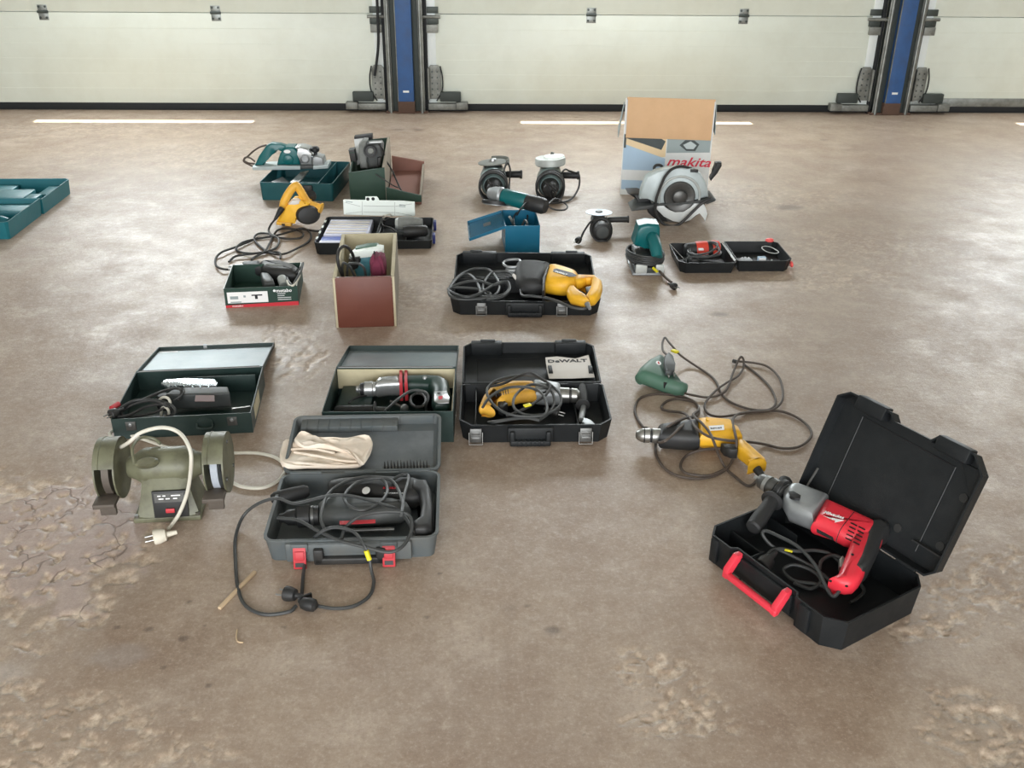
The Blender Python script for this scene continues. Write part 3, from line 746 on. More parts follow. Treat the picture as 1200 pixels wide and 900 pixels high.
cord(t, [(488, 628, .05), (470, 600, .07), (452, 592, .092), (420, 583, .094), (395, 580, .094), (372, 584, .085), (345, 590, .075), (325, 584, .08), (303, 590, .06), (285, 605, .02), (276, 630, .005), (276, 660, .0045), (279, 690, .0045), (288, 710, .0045), (310, 720, .0045), (338, 717, .0045), (347, 710, .006)], .0041, cg)
cord(t, [(325, 607, .062), (350, 610, .075), (372, 622, .075), (400, 634, .07), (428, 641, .066), (455, 647, .06), (472, 640, .066), (482, 622, .075), (480, 605, .085), (465, 600, .094), (440, 601, .095), (420, 606, .094), (405, 618, .08), (400, 632, .068)], .0041, cg)
cord(t, [(380, 620, .078), (376, 605, .09), (384, 580, .088), (402, 566, .084), (428, 559, .082), (448, 562, .082), (454, 576, .082), (444, 590, .092), (425, 598, .094), (408, 592, .094), (404, 580, .09), (420, 565, .084), (445, 560, .084), (462, 566, .084), (472, 590, .088), (470, 604, .092), (474, 580, .084), (479, 560, .08), (473, 556, .08), (458, 563, .08)], .0041, cg)
cord(t, [(352, 705, .010), (354, 692, .006), (356, 668, .010), (362, 640, .03), (374, 625, .075), (392, 618, .085), (414, 623, .082), (426, 638, .072), (432, 650, .05), (435, 668, .018), (438, 682, .006), (433, 698, .0045), (415, 710, .0045), (392, 713, .0045), (366, 709, .008)], .0041, cg)
plug(t, G(334, 695, .018), V((-1, .35, -.05)), 'tool black', .95)
P('socket', MB().lathe([(0, .007), (.006, .013), (.02, .0155), (.034, .014), (.04, .007)], G(352, 706, .018), V((.9, -.3, 0)), 14).box(-.017, .017, -.0035, .0035, .010, .026, .003, m=Matrix.Translation(G(358, 708, 0)) @ RZ(30)), 'tool black', t, label='black rubber coupling socket on the cord')
P('tag', MB().cyl(G(429, 645, .062), G(433, 656, .04), .006, n=10), 'yellow tag', t, label='yellow tape on the cord')

# ================================================================== BLACK CASE WITH LEAFLET AND THE YELLOW HAMMER DRILL
F = frame(-.088, 2.366, .3); W, D, H = .440, .262, .062
t = thing('tool_case', 'open black tool case with steel clasps holding the yellow drill and a side handle', 'tool case', F)
def clasp_case(t, F, W, D, H, LL, tilt, LD, lat, hx0, hx1, m='case black'):
    P('base', MB(F).tray(chamfer_rect(0, W, 0, D, (.035, .035, .012, .012)), 0, H, .005, .005, .010), m, t)
    LF = F @ T(0, D + .006, H) @ RX(tilt)
    lo = chamfer_rect(.004, W - .004, 0, LL, (.004, .004, .028, .028))
    lid = P('lid', MB(LF).tray(lo, -LD, 0, .005, .004, .006), m, t)
    mb = MB(LF)
    for a, b in ((.03, .30 * W), (.70 * W, W - .03)): mb.box(a, b, LL - .024, LL + .003, -LD + .002, .006, .003)
    for a, b in ((.06, .11), (W - .11, W - .06)): mb.box(a, b, LL - .008, LL + .006, -.012, .009, .003)
    P('latch_seat', mb, m, lid, split=True)
    P('lid_recess', MB(LF).box(.05, W - .05, .03, LL - .05, -LD + .0035, -LD + .006, .002), 'case black', lid)
    mb = MB(F)
    for a in (.03, .5 * W - .04, W - .11): mb.cyl((a, D + .003, H - .003), (a + .08, D + .003, H - .003), .006, n=10)
    P('hinge', mb, m, t, split=True)
    hn = MB(F).box(hx0 - .006, hx1 + .006, -.012, .003, .012, H - .004, .003)
    P('handle_recess', hn, 'case black', t)
    hn = MB(F).box(hx0, hx1, -.024, -.008, .004, .022, .005, seg=3)
    for xa in (hx0, hx1 - .014): hn.box(xa, xa + .014, -.022, -.006, .006, .050, .004)
    for k in range(7):
        x_ = hx0 + .02 + k * (hx1 - hx0 - .04) / 6; hn.box(x_ - .003, x_ + .003, -.0255, -.008, .006, .0235, .001)
    P('handle', hn, m, t)
    for xa in lat:
        lf = F @ T(xa, -.002, .052) @ RX(-10)
        la = P('clasp', MB(lf).box(-.017, .017, -.006, .0, -.040, .002, .002).box(-.013, .013, -.0085, -.006, -.016, -.006, .001).box(-.013, .013, -.0085, -.006, -.032, -.022, .001), 'steel dark', t, label='steel clasp')
        P('clasp_wire', MB(lf).tube([(-.019, -.004, -.010), (-.019, -.004, -.046), (.019, -.004, -.046), (.019, -.004, -.010)], .0014, 6, raw=True), 'steel', la)
    return LF, lid
LF, lid = clasp_case(t, F, W, D, H, .262, 4, .040, (.048, .362), .145, .262)
P('inner_wall', MB(F).box(.046, .049, .012, D - .01, .005, .052, .001).box(.345, .348, .012, D - .01, .005, .03, .001), 'case black', t, split=True)
pq = [(680, 165), (760, 158), (880, 172), (970, 148), (985, 210), (1012, 298), (860, 306), (705, 307), (690, 240)]
pq = [(520 + x * .175, 390 + y * .175) for x, y in pq]
p0, n = plane3(LF @ V((0, 0, -.028)), LF @ V((.4, 0, -.028)), LF @ V((.2, .25, -.008)))
tl = thing('leaflet', 'white printed leaflet tucked inside the lid of the yellow drill case', 'leaflet', Matrix.Translation(onp(668, 432, p0, n)))
P('sheet', MB().prism(trace(pq, p0, n), -n * .0006), 'paper', tl)
mb = MB()
for a in (644, 691): mb.prism([q + n * .0005 for q in trace([(a - 2, 430), (a + 2.5, 430), (a + 4, 438), (a - 1, 438)], p0, n)], n * .006, .001)
P('retaining_clip', mb, 'case black', lid, split=True)
print_on(tl, 'DeWALT', 'print black', (642, 423.5), (688, 422.5), p0, n, bold=.035, height=.017, label='bold black brand lettering')
# drill
Zt = .078; p0 = V((0, 0, Zt)); n = UP.copy()
S = lambda pts: [(520 + x * .175, 390 + y * .175) for x, y in pts]
t = thing('hammer_drill', 'worn yellow corded drill lying in the black case under its coiled cable', 'drill', Matrix.Translation(G(600, 470, .01)))
slab(t, 'motor_housing', 'yellow worn', S([(262, 440), (320, 368), (420, 330), (545, 330), (602, 336), (622, 380), (622, 450), (520, 462), (430, 482), (400, 500), (355, 505), (330, 480), (300, 510), (345, 548), (300, 560), (270, 545), (240, 552), (234, 515)]), p0, n, .045, .010, 3, label='yellow motor housing and grip')
slab(t, 'gear_housing', 'alu cast', S([(598, 335), (690, 345), (782, 368), (784, 458), (700, 462), (612, 452)]), p0 + n * .002, n, .058, .012, 3)
a = G(656, 463, .046); d = (G(690, 464, .046) - a).normalized()
ck = P('chuck', MB().lathe([(0, .024), (.028, .024), (.03, .020), (.034, .020), (.036, .023), (.052, .022), (.060, .014)], a, d, 20), 'steel', t)
P('chuck_ring', MB().lathe([(.029, .0215), (.035, .0215)], a, d, 20), 'tool black', ck)
P('gear_selector', MB().lathe([(0, .012), (.006, .010)], G(636, 459, .079), UP, 14), 'tool black', t)
P('trigger', MB().prism([G(x, y, .066) for x, y in S([(360, 455), (400, 445), (430, 470), (395, 500), (365, 490)])], (0, 0, -.03), .004), 'tool black', t)
mb = MB()
for k in range(6): mb.prism([G(x, y, Zt + .0001) for x, y in S([(345 + k * 16, 392 - k * 4), (350 + k * 16, 391 - k * 4), (356 + k * 16, 428 - k * 4), (351 + k * 16, 429 - k * 4)])], (0, 0, .0006))
P('vent_slot', mb, 'print black', t, split=True)
cc = 'cord black'
def loops(t, cx, cy, rx, ry, k, z, seed, r=.0038, m='cord black', zr=.02, start=None, end=None, ph=0):
    rnd = random.Random(seed); pts = [start] if start else []
    nn = 7
    for i in range(k * nn + 1):
        a_ = ph + 2 * math.pi * i / nn; s = 1 + .24 * math.sin(i * 1.7 + seed) ; ox = 7 * math.sin(i * .45 + seed) * rx / 40; oy = 4 * math.cos(i * .6 + seed) * ry / 20
        pts.append((cx + ox + rx * s * math.cos(a_), cy + oy + ry * s * math.sin(a_), z + zr * (i / (k * nn)) + .004 * math.sin(i * 2.1)))
    if end: pts.append(end)
    return cord(t, pts, r, m)
cord(t, [S([(300, 600)])[0] + (.05,), S([(350, 595)])[0] + (.07,)] + [q + (z,) for q, z in zip(S([(470, 575), (560, 570), (640, 585)]), (.075, .075, .07))], .005, 'cord grey')
cord(t, [q + (z,) for q, z in zip(S([(640, 585), (700, 540), (740, 470), (720, 390), (640, 350), (560, 355), (480, 420), (470, 500), (540, 545), (650, 550), (740, 520), (785, 470), (770, 400), (690, 330), (590, 285), (470, 290), (350, 320), (290, 380), (310, 450), (380, 520), (480, 555), (600, 560), (680, 545), (690, 480), (650, 400), (560, 365), (450, 365), (370, 390), (300, 440), (260, 500)]),
     [.06, .066, .07, .08, .088, .09, .088, .086, .082, .075, .07, .07, .078, .085, .09, .09, .09, .088, .088, .086, .084, .08, .08, .084, .092, .094, .094, .092, .09, .08])], .0042, 'cord grey')
cord(t, [q + (z,) for q, z in zip(S([(310, 360), (400, 340), (500, 290), (580, 270), (640, 300), (710, 350), (690, 410), (620, 460), (560, 500), (470, 540), (420, 560)]), [.088, .09, .093, .095, .094, .09, .086, .086, .088, .08, .07])], .0042, 'cord black')
P('tag', MB().box(-.011, .011, -.006, .006, -.002, .003, .001, m=Matrix.Translation(G(618, 475, .096)) @ RZ(28)), 'yellow tag', t, label='yellow tape tag on the cable')
plug(t, G(655, 484, .03), V((1, -.3, -.2)), 'tool black', .9)
t = thing('side_handle', 'black auxiliary side handle with a cast clamp lying at the end of the drill case', 'handle', Matrix.Translation(G(683, 480, .01)))
a = G(682, 452, .050); b = G(683, 481, .030)
P('grip', MB().lathe([(0, .010), (.004, .014), (.012, .0155), (.08, .0165), (.094, .016), (.097, .022), (.101, .022), (.103, .012)], a, b - a, 18), 'grip black', t)
P('clamp', MB().lathe([(-.03, .008), (.0, .009), (.01, .010), (.05, .009), (.06, .008)], b, G(680, 498, .03) - b, 12).prism([G(x, y, .034) for x, y in S([(930, 560), (985, 580), (1030, 625), (1015, 640), (960, 612), (925, 600)])], (0, 0, -.012), .003), 'alu cast', t, label='cast metal clamp')

# ================================================================== BENCH GRINDER
F = frame(-.888, 1.985, 5.0)
t = thing('bench_grinder', 'olive green double-wheel bench grinder with a white mains cord', 'bench grinder', F)
AZ, AY, R0 = .124, .070, .077
mb = MB(F).box(.0, .164, 0, .12, 0, .014, .003)
P('base_plate', mb, 'olive paint', t)
rings = []
for z, hw, y0, y1 in ((.014, .075, .008, .114), (.03, .071, .014, .112), (.065, .062, .022, .110), (.10, .056, .028, .108), (AZ, .054, .032, .106)):
    rings.append([(.084 + x, y, z) for x, y in ((-hw, y0), (-hw * .6, y0 - .006), (hw * .6, y0 - .006), (hw, y0), (hw, y1), (-hw, y1))])
P('pedestal', MB(F).rings(rings), 'olive paint', t)
P('motor', MB(F).lathe([(0, .026), (.016, .032), (.03, .042), (.045, .047), (.135, .047), (.150, .042), (.165, .032), (.180, .026)], (-.007, AY, AZ), (1, 0, 0), 28), 'olive paint', t)
def guard(x0, x1, name):
    mb = MB(F); N_ = 40
    # side plates
    for xa, xb in ((x0, x0 + .004), (x1 - .004, x1)):
        mb.lathe([(0, R0), (xb - xa, R0)], (xa, AY, AZ), (1, 0, 0), 36)
    a0, a1 = R(-118), R(62)      # measured from the top towards the front
    r1, r2 = R0 + .001, R0 - .004; outp = []; rs = []
    for k in range(N_ + 1):
        a_ = a0 + (a1 - a0) * k / N_
        for_ = lambda r, x: (x, AY - math.sin(a_) * r, AZ + math.cos(a_) * r)
        rs.append([for_(r1, x0), for_(r1, x1), for_(r2, x1), for_(r2, x0)])
    mb.rings(rs)
    # bead on the rim
    mb.tube([(x0 + .012, AY - math.sin(a0 + (a1 - a0) * k / 20) * (R0 + .001), AZ + math.cos(a0 + (a1 - a0) * k / 20) * (R0 + .001)) for k in range(21)], .0022, 6, raw=True)
    g = P('wheel_guard', mb, 'olive paint', t)
    mb = MB(F)
    for k in range(3):
        a_ = R(-10 + 120 * k); xs_ = (x1 - .001, x1 + .003) if x1 > .1 else (x0 - .003, x0 + .001)
        mb.cyl((xs_[0], AY - math.sin(a_) * .055, AZ + math.cos(a_) * .055), (xs_[1], AY - math.sin(a_) * .055, AZ + math.cos(a_) * .055), .005, n=8)
    P('screw', mb, 'steel dark', g, split=True)
    xm = (x0 + x1) / 2
    wl = P('grinding_wheel', MB(F).lathe([(0, .018), (0, R0 - .010), (.017, R0 - .010), (.017, .018)], (xm - .0085, AY, AZ), (1, 0, 0), 36), 'stone grey' if x0 > 0 else 'iron brown', t, label='grinding wheel')
    P('flange', MB(F).lathe([(0, .03), (.040, .03)], (xm - .020, AY, AZ), (1, 0, 0), 20), 'tool black', wl)
    rs_ = MB(F).box(x0 - .004, x1 - .002, AY - R0 - .030, AY - R0 + .020, AZ - .052, AZ - .040, .002).box(x0 + .004, x1 - .008, AY - R0 - .008, AY - R0 + .004, AZ - .085, AZ - .048, .002)
    P('tool_rest', rs_, 'iron brown', t, label='iron tool rest')
guard(-.072, -.022, 'l'); guard(.186, .236, 'r')
P('lamp_socket', MB(F).lathe([(0, .012), (.006, .020), (.02, .022), (.028, .016)], (.050, AY - .036, AZ + .024), (.1, -.6, .75), 16, sq=(.6, 1.3)), 'olive paint', t)
pf = F @ T(.094, .0095, .048) @ RX(-78 + 160)
pl = P('name_plate', MB(pf).box(-.042, .042, -.036, .036, -.004, .004, .002), 'tool black', t, label='black plate with the switch')
P('plate_print', MB(pf).box(-.036, .036, .006, .030, .004, .0046), 'steel dark', pl)
mb = MB(pf)
for (x_, y_, w_) in ((-.024, .024, .008), (-.012, .024, .007), (.016, .024, .022), (-.02, .016, .012), (-.004, .016, .010), (.014, .016, .010)): mb.box(x_ - w_ / 2, x_ + w_ / 2, y_ - .0014, y_ + .0014, .0046, .0052)
P('plate_lines', mb, 'print white', pl, split=True)
P('switch', MB(pf).box(-.012, .010, -.022, -.010, .004, .009, .002), 'red dull', pl, label='small red switch')
mb = MB(F)
for a, b in ((.008, .008), (.156, .008)): mb.cyl((a, b, .012), (a, b, .020), .006, n=8)
P('bolt', mb, 'steel', t, split=True)
cord(t, [(128, 508, .02), (136, 524, .14), (150, 519, .22), (165, 507, .25), (190, 501, .26), (210, 507, .25), (222, 525, .23), (224, 545, .19), (220, 575, .10), (211, 600, .035), (202, 614, .014), (197, 620, .012)], .0048, 'cord white')
cord(t, [(240, 575, .006), (262, 562, .005), (282, 570, .005), (305, 572, .005), (322, 566, .005), (333, 555, .005), (333, 545, .005), (322, 536, .005), (300, 531, .005), (268, 531, .005), (240, 531, .005), (200, 525, .006), (160, 512, .008), (135, 505, .014), (128, 508, .02)], .0048, 'cord white')
plug(t, G(180, 630, .014), V((-1, -.35, -.06)), 'plug white', 1.05)
P('tail_hook', MB().tube([G(158, 545, .16), G(155, 525, .19), G(165, 513, .19), G(180, 514, .18), G(188, 520, .17)], .004), 'olive paint', t)
# ================================================================== DARK GREEN STEEL CASES
mat('plate dull', (112, 84, 80), .6, var=.15, scale=60)
def steel_case(t, F, W, D, H, LL, tilt, LD, studs, liner=False, th=.0025):
    P('box', MB(F).tray([(0, 0), (W, 0), (W, D), (0, D)], 0, H, th, .003), 'green dark steel', t)
    LF = F @ T(0, D + .004, H) @ RX(tilt)
    lid = P('lid', MB(LF).tray([(0, 0), (W, 0), (W, LL), (0, LL)], -LD, 0, th, .002), 'green dark steel', t)
    P('lid_inside', MB(LF).box(.004, W - .004, .004, LL - .004, -LD + .002, -LD + .003), 'lid dusty', lid, label='dusty grey inside of the lid')
    P('hinge', MB(F).cyl((.01, D + .002, H), (W - .01, D + .002, H), .0035, n=8), 'steel dark', t)
    for xa in studs:
        la = P('latch', MB(F).box(xa - .014, xa + .014, -.003, .001, H - .038, H - .010, .001), 'steel dark', t)
        P('latch_stud', MB(F).lathe([(0, .006), (.004, .005), (.005, .003)], (xa, -.003, H - .018), (0, -1, 0), 10), 'alu cast', la)
    return LF, lid
F = frame(-1.079, 2.403, 5.4); W, D, H = .390, .306, .066
t = thing('tool_case', 'open dark green steel case holding a silver packet, behind the bench grinder', 'tool case', F)
LF, lid = steel_case(t, F, W, D, H, .300, -9.9, .014, (.052, .335))
P('handle', MB(F).lathe([(0, .024), (.003, .024), (.004, .018)], (.258, .0, .036), (0, -1, 0), 18).tube([(.236, -.004, .042), (.24, -.012, .030), (.276, -.012, .030), (.28, -.004, .042)], .003), 'green dark steel', t)
P('side_label', MB(F).box(W - .0005, W + .0008, .06, .17, .012, .056), 'cream liner', t, label='worn cream label on the side')
P('inner_plate', MB(F).box(.15, .37, .262, .266, .004, .060, .001, m=T(0, 0, 0)), 'green dark steel', t)
P('price_strip', MB(LF).box(.008, .07, .262, .274, -.0108, -.0100), 'print white', lid)
P('lid_catch', MB(LF).box(.15, .162, .296, .304, -.012, .003, .001), 'alu cast', lid)
S = lambda pts: [(110 + x * .18333, 400 + y * .18333) for x, y in pts]
t = thing('electric_sander', 'dark grey boxy corded tool lying in the green steel case behind the grinder', 'power tool', Matrix.Translation(G(238, 478, .01)))
sb_ = slab(t, 'body', 'tool dark grey', S([(455, 395), (520, 330), (600, 322), (860, 322), (878, 395), (700, 400), (560, 402)]), V((0, 0, .068)), UP, .05, .007, 3, rf=.12)
P('type_plate', MB().prism([G(x, y, .0682) for x, y in S([(650, 345), (770, 345), (772, 385), (645, 385)])], (0, 0, .0006)), 'plate dull', sb_, label='faded red type plate')
P('front_knob', MB().lathe([(0, .02), (.03, .022), (.045, .014)], G(193, 478, .025), UP, 16), 'tool black', t)
cord(t, [q + (z,) for q, z in zip(S([(540, 380), (560, 320), (520, 300), (440, 320), (330, 365), (240, 395), (170, 440), (150, 480), (230, 470), (330, 420), (430, 400), (470, 410), (400, 450), (300, 475), (200, 480), (180, 450), (260, 400), (360, 380), (440, 400), (500, 440)]), [.06, .078, .08, .078, .074, .07, .068, .06, .06, .066, .07, .066, .05, .05, .05, .055, .07, .076, .074, .05])], .0042, 'cord black')
cord(t, [q + (z,) for q, z in zip(S([(125, 450), (170, 425), (240, 385), (320, 372), (400, 378), (480, 400), (520, 440), (500, 470), (460, 465)]), [.068, .072, .076, .076, .074, .066, .05, .04, .04])], .0042, 'cord grey')
cord(t, [q + (z,) for q, z in zip(S([(430, 478), (432, 440), (445, 420), (470, 430), (480, 460), (460, 476)]), [.03, .05, .06, .06, .045, .03])], .004, 'cord white')
cord(t, [q + (z,) for q, z in zip(S([(410, 385), (440, 358), (475, 365), (488, 395), (480, 420)]), [.06, .075, .078, .066, .05])], .004, 'cord white')
pg = plug(t, G(*S([(105, 470)])[0], .070), V((-.7, -1, .0)), 'tool black', .85)
P('strain_relief', MB().lathe([(0, .009), (.03, .008)], G(*S([(115, 430)])[0], .073), V((.3, .9, 0)), 12), 'red dull', t)
P('wire_loop', MB().tube([G(*q, z) for q, z in zip(S([(500, 300), (550, 298), (578, 312), (560, 345), (510, 380)]), [.08, .082, .08, .075, .06])], .003), 'cord grey', t)
mbp = MB()
q = [G(x, y, .058) for x, y in S([(432, 285), (460, 262), (600, 255), (780, 262), (795, 285), (785, 300), (640, 296), (470, 302)])]
mbp.prism(q, (0, 0, .012), .004, 3)
for k in range(6): mbp.tube([G(*S([(460 + k * 55, 268 + 3 * (k % 2))])[0], .071), G(*S([(480 + k * 50, 296)])[0], .071)], .0016, 5, raw=True)
mat('foil', (196, 204, 208), .25, .85, var=.15, scale=70, bump=.6, bscale=140)
o = single('foil_packet', mbp, 'foil', 'crumpled silver packet lying in the green steel case behind the grinder', 'packet', Matrix.Translation(G(222, 452, .058)))
mbp = MB().prism([G(x, y, .052) for x, y in S([(575, 312), (775, 308), (776, 320), (578, 324)])], (0, 0, .006))
single('paper_sheet', mbp, 'paper', 'folded white paper under the silver packet in the green case', 'paper', Matrix.Translation(G(233, 458, .052)))
mbp = MB().prism([G(x, y, .012) for x, y in S([(880, 432), (1000, 418), (1002, 424), (882, 440)])], (0, 0, .004))
single('saw_blade', mbp, 'steel', 'thin steel blade lying in the corner of the green case', 'blade', Matrix.Translation(G(282, 478, .012)))

F = frame(-.475, 2.380, 0); W, D, H = .371, .286, .100
t = thing('tool_case', 'open dark green steel case with a cream inner wall, beside the black drill case', 'tool case', F)
LF, lid = steel_case(t, F, W, D, H, .280, -11, .020, (.30,))
P('back_liner', MB(F).box(.004, W - .004, D - .0052, D - .003, .03, H - .004), 'cream liner', t, label='cream board lining the back wall')
P('side_liner', MB(F).box(W - .0052, W - .003, .01, D - .02, .03, H - .006), 'cream liner', t)
P('floor_plate', MB(F).box(.02, .12, .14, .27, .005, .045, .003), 'green dark steel', t)
S = lambda pts: [(370 + x * .15, 400 + y * .15) for x, y in pts]
t = thing('impact_drill', 'dark green drill with a silver gear head and red rings in the cream-lined steel case', 'drill', Matrix.Translation(G(470, 470, .01)))
Zt = .090; p0 = V((0, 0, Zt)); n = UP.copy()
slab(t, 'gear_housing', 'alu bright', S([(470, 345), (490, 318), (560, 306), (668, 300), (668, 392), (560, 392), (490, 402), (468, 395)]), p0, n, .055, .012, 4, label='silver gear housing')
slab(t, 'motor_housing', 'metabo green', S([(664, 296), (760, 290), (880, 288), (985, 300), (1040, 345), (1052, 420), (1050, 530), (1030, 565), (935, 560), (905, 500), (910, 420), (880, 395), (664, 398)]), p0 + n * .002, n, .060, .012, 4, label='dark green motor housing and grip')
for x_ in (656, 696): slab(t, 'red_ring', 'red dull', S([(x_, 292), (x_ + 24, 290), (x_ + 24, 398), (x_, 400)]), p0 + n * .0045, n, .064, .006, 2, label='red ring round the housing')
a = G(*S([(472, 372)])[0], .062); d = (G(*S([(340, 374)])[0], .062) - a).normalized()
ck = P('chuck', MB().lathe([(0, .022), (.008, .022), (.010, .024), (.034, .024), (.036, .020), (.048, .018), (.052, .012), (.060, .010)], a, d, 20), 'alu bright', t)
P('chuck_jaws', MB().lathe([(.036, .0208), (.047, .019)], a, d, 20), 'tool black', ck)
pt = slab(t, 'type_plate', 'alu bright', S([(925, 392), (1022, 388), (1046, 440), (1040, 485), (960, 490), (925, 470)]), p0 + n * .0035, n, .004, .001, label='silver type plate')
P('plate_mark', MB().prism([G(x, y, Zt + .0036) for x, y in S([(955, 430), (992, 425), (990, 450), (960, 455)])], (0, 0, .0004)), 'print red', pt)
P('plate_dot', MB().lathe([(0, .005), (.0008, .005)], G(*S([(962, 405)])[0], Zt + .0036), UP, 14), 'print black', pt)
P('speed_switch', MB().lathe([(0, .007), (.004, .006)], G(*S([(852, 288)])[0], Zt + .001), UP, 14), 'alu bright', t)
P('cord_sleeve', MB().lathe([(0, .007), (.03, .005)], G(*S([(975, 545)])[0], .05), V((.02, -1, -.1)), 12), 'tool black', t)
cord(t, [q + (z,) for q, z in zip(S([(975, 560), (900, 560), (860, 520), (880, 440), (860, 400), (800, 383), (740, 390), (660, 440), (590, 500), (540, 545), (500, 568)]), [.03, .03, .05, .085, .096, .098, .098, .09, .08, .07, .05])], .004, 'cord grey')
cord(t, [q + (z,) for q, z in zip(S([(240, 520), (270, 470), (320, 440), (400, 420)]), [.03, .05, .056, .05])], .0035, 'cord black')
P('coiled_cord', MB().tube([G(*S([(800 + 60 * math.cos(i * .9), 460 + 55 * math.sin(i * .9))])[0], .03 + .002 * i) for i in range(24)], .0042), 'cord black', t)
t = thing('side_handle', 'black bar handle with a round flange lying in the cream-lined steel case', 'handle', Matrix.Translation(G(425, 481, .02)))
a = G(*S([(150, 545)])[0], .050); b = G(*S([(480, 535)])[0], .055); u = b - a; L_ = u.length
P('grip', MB().lathe([(0, .012), (.006, .016), (L_ * .9, .015), (L_ * .93, .010)], a, u, 16), 'grip black', t)
P('flange', MB().lathe([(L_ * .93, .010), (L_ * .94, .026), (L_ * .96, .026), (L_ * .98, .010), (L_ * 1.25, .007)], a, u, 18), 'tool dark grey', t)
t = thing('chuck_key', 'small steel chuck key lying below the green drill', 'chuck key', Matrix.Translation(G(465, 474, .04)))
P('key_shaft', MB().cyl(G(*S([(585, 470)])[0], .05), G(*S([(690, 525)])[0], .045), .005, n=10), 'steel dark', t)
P('key_head', MB().lathe([(0, .008), (.004, .013), (.012, .013), (.016, .007)], G(*S([(680, 515)])[0], .045), V((.6, -.7, 0)), 12), 'alu cast', t)

# ================================================================== BLACK CASE WITH THE YELLOW RECIPROCATING SAW
F = frame(-.148, 3.312, -1.0); W, D, H = .566, .240, .060
t = thing('tool_case', 'long open black case holding the yellow saw and a thick coiled cable', 'tool case', F)
LF, lid = clasp_case(t, F, W, D, H, .232, 6, .045, (.118, .418), .215, .345)
P('rim_wire', MB(F).tube([(.012, .02, H + .001), (.012, D - .012, H + .001), (W - .012, D - .012, H + .001), (W - .012, .02, H + .001)], .0016, 5, raw=True), 'steel dark', t)
P('tool_bed', MB(F).box(.20, .205, .02, D - .02, .005, .04, .001).box(.36, .365, .02, D - .02, .005, .03, .001), 'case black', t, split=True)
t = thing('reciprocating_saw', 'yellow and black reciprocating saw with a closed grip lying in the long case', 'saw', Matrix.Translation(G(650, 340, .01)))
Zt = .115; p0, n = plane3(G(605, 320, .108), G(690, 335, .112), G(680, 352, .098))
slab(t, 'nose', 'grip black', [(603, 321), (605, 312), (612, 307), (628, 308), (643, 311), (646, 314), (640, 328), (638, 341), (626, 345), (611, 343), (604, 334)], p0, n, .075, .016, 4, label='black rubber nose')
slab(t, 'motor_housing', 'dewalt yellow', [(643, 313), (652, 313), (664, 317), (676, 322), (680, 329), (677, 338), (664, 344), (655, 343), (638, 340), (637, 331), (639, 321)], p0 + n * .002, n, .078, .014, 4, label='yellow motor housing')
slab(t, 'closed_grip', 'dewalt yellow', [(676, 324), (690, 325), (700, 328), (705, 332), (706, 338), (704, 346), (698, 354), (691, 358), (686, 351), (691, 342), (693, 336), (692, 332), (687, 332), (682, 335), (676, 339), (672, 333)], p0 - n * .004, n, .045, .012, 4, label='yellow closed grip')
slab(t, 'grip_foot', 'dewalt yellow', [(664, 345), (667, 336), (673, 338), (679, 344), (687, 349), (691, 357), (686, 358), (668, 353)], p0 - n * .004, n, .045, .010, 4)
P('trigger', MB().prism([q - n * .012 for q in trace([(686, 333), (693, 331), (694, 338), (690, 341), (687, 337)], p0, n)], -n * .02, .003), 'tool black', t)
pt = P('name_strip', MB().prism([q + n * .0021 for q in trace([(649, 316), (653, 315.5), (671, 320.5), (676, 323.5), (673, 325), (667, 325), (648, 319)], p0, n)], n * .001), 'print black', t, label='black name strip')
print_on(t, 'DeWALT', 'print white', (651, 318), (664.5, 322), p0 + n * .0031, n, bold=.03, height=.011)
P('shoe', MB().tube(trace([(590, 309), (594, 305), (606, 304), (610, 307), (607, 312), (595, 312.5)], p0 - n * .015, n), .005, 7, closed=True).prism([q - n * .02 for q in trace([(592, 309), (596, 306), (606, 305.5), (607, 311), (596, 311.5)], p0, n)], -n * .03, .003), 'alu cast', t, label='cast steel shoe')
P('gap_ring', MB().prism([q + n * .003 for q in trace([(641, 312), (644, 312), (639, 326), (638, 341), (635, 342), (636, 327)], p0, n)], -n * .082, .006), 'print black', t)
P('cord_grommet', MB().lathe([(0, .010), (.012, .008), (.03, .006)], onp(688, 356, p0 - n * .02, n), V((.3, -1, -.3)), 12), 'alu cast', t)
Q = lambda pts, zs: [(510 + x * .1, 290 + y * .1, z) for (x, y), z in zip(pts, zs)]
cord(t, [(690, 359, .07), (683, 362, .066), (670, 360, .066), (655, 354, .07), (640, 349, .072), (622, 347, .07), (612, 346, .06), (610, 338, .062), (606, 329, .08), (600, 321, .085), (590, 318, .08), (576, 320, .076), (568, 330, .074), (566, 340, .07), (572, 347, .066), (590, 345, .066), (597, 337, .07), (590, 330, .074), (575, 336, .076), (560, 345, .074), (545, 348, .072), (530, 343, .07), (526, 338, .07), (540, 337, .07), (560, 339, .07), (575, 345, .066), (560, 350, .062), (540, 350, .06)], .0055, 'cord grey')
cord(t, [(540, 350, .06), (527, 346, .066), (528, 335, .07), (540, 322, .072), (556, 315, .072), (572, 316, .072), (582, 326, .074), (585, 338, .07), (578, 347, .064), (556, 351, .06), (534, 350, .062), (526, 342, .068), (534, 328, .074), (546, 321, .076), (556, 327, .076), (562, 338, .072), (564, 347, .066), (575, 349, .062)], .0055, 'cord grey')
cord(t, [(530, 349, .060), (526, 340, .07), (540, 332, .078), (560, 329, .08), (578, 334, .078), (594, 330, .078), (597, 340, .07), (588, 348, .064), (570, 351, .06)], .0055, 'cord grey')
P('tag', MB().cyl(G(602, 322.5, .088), G(607, 329, .082), .007, n=10), 'paper', t, label='pale tape on the cable')

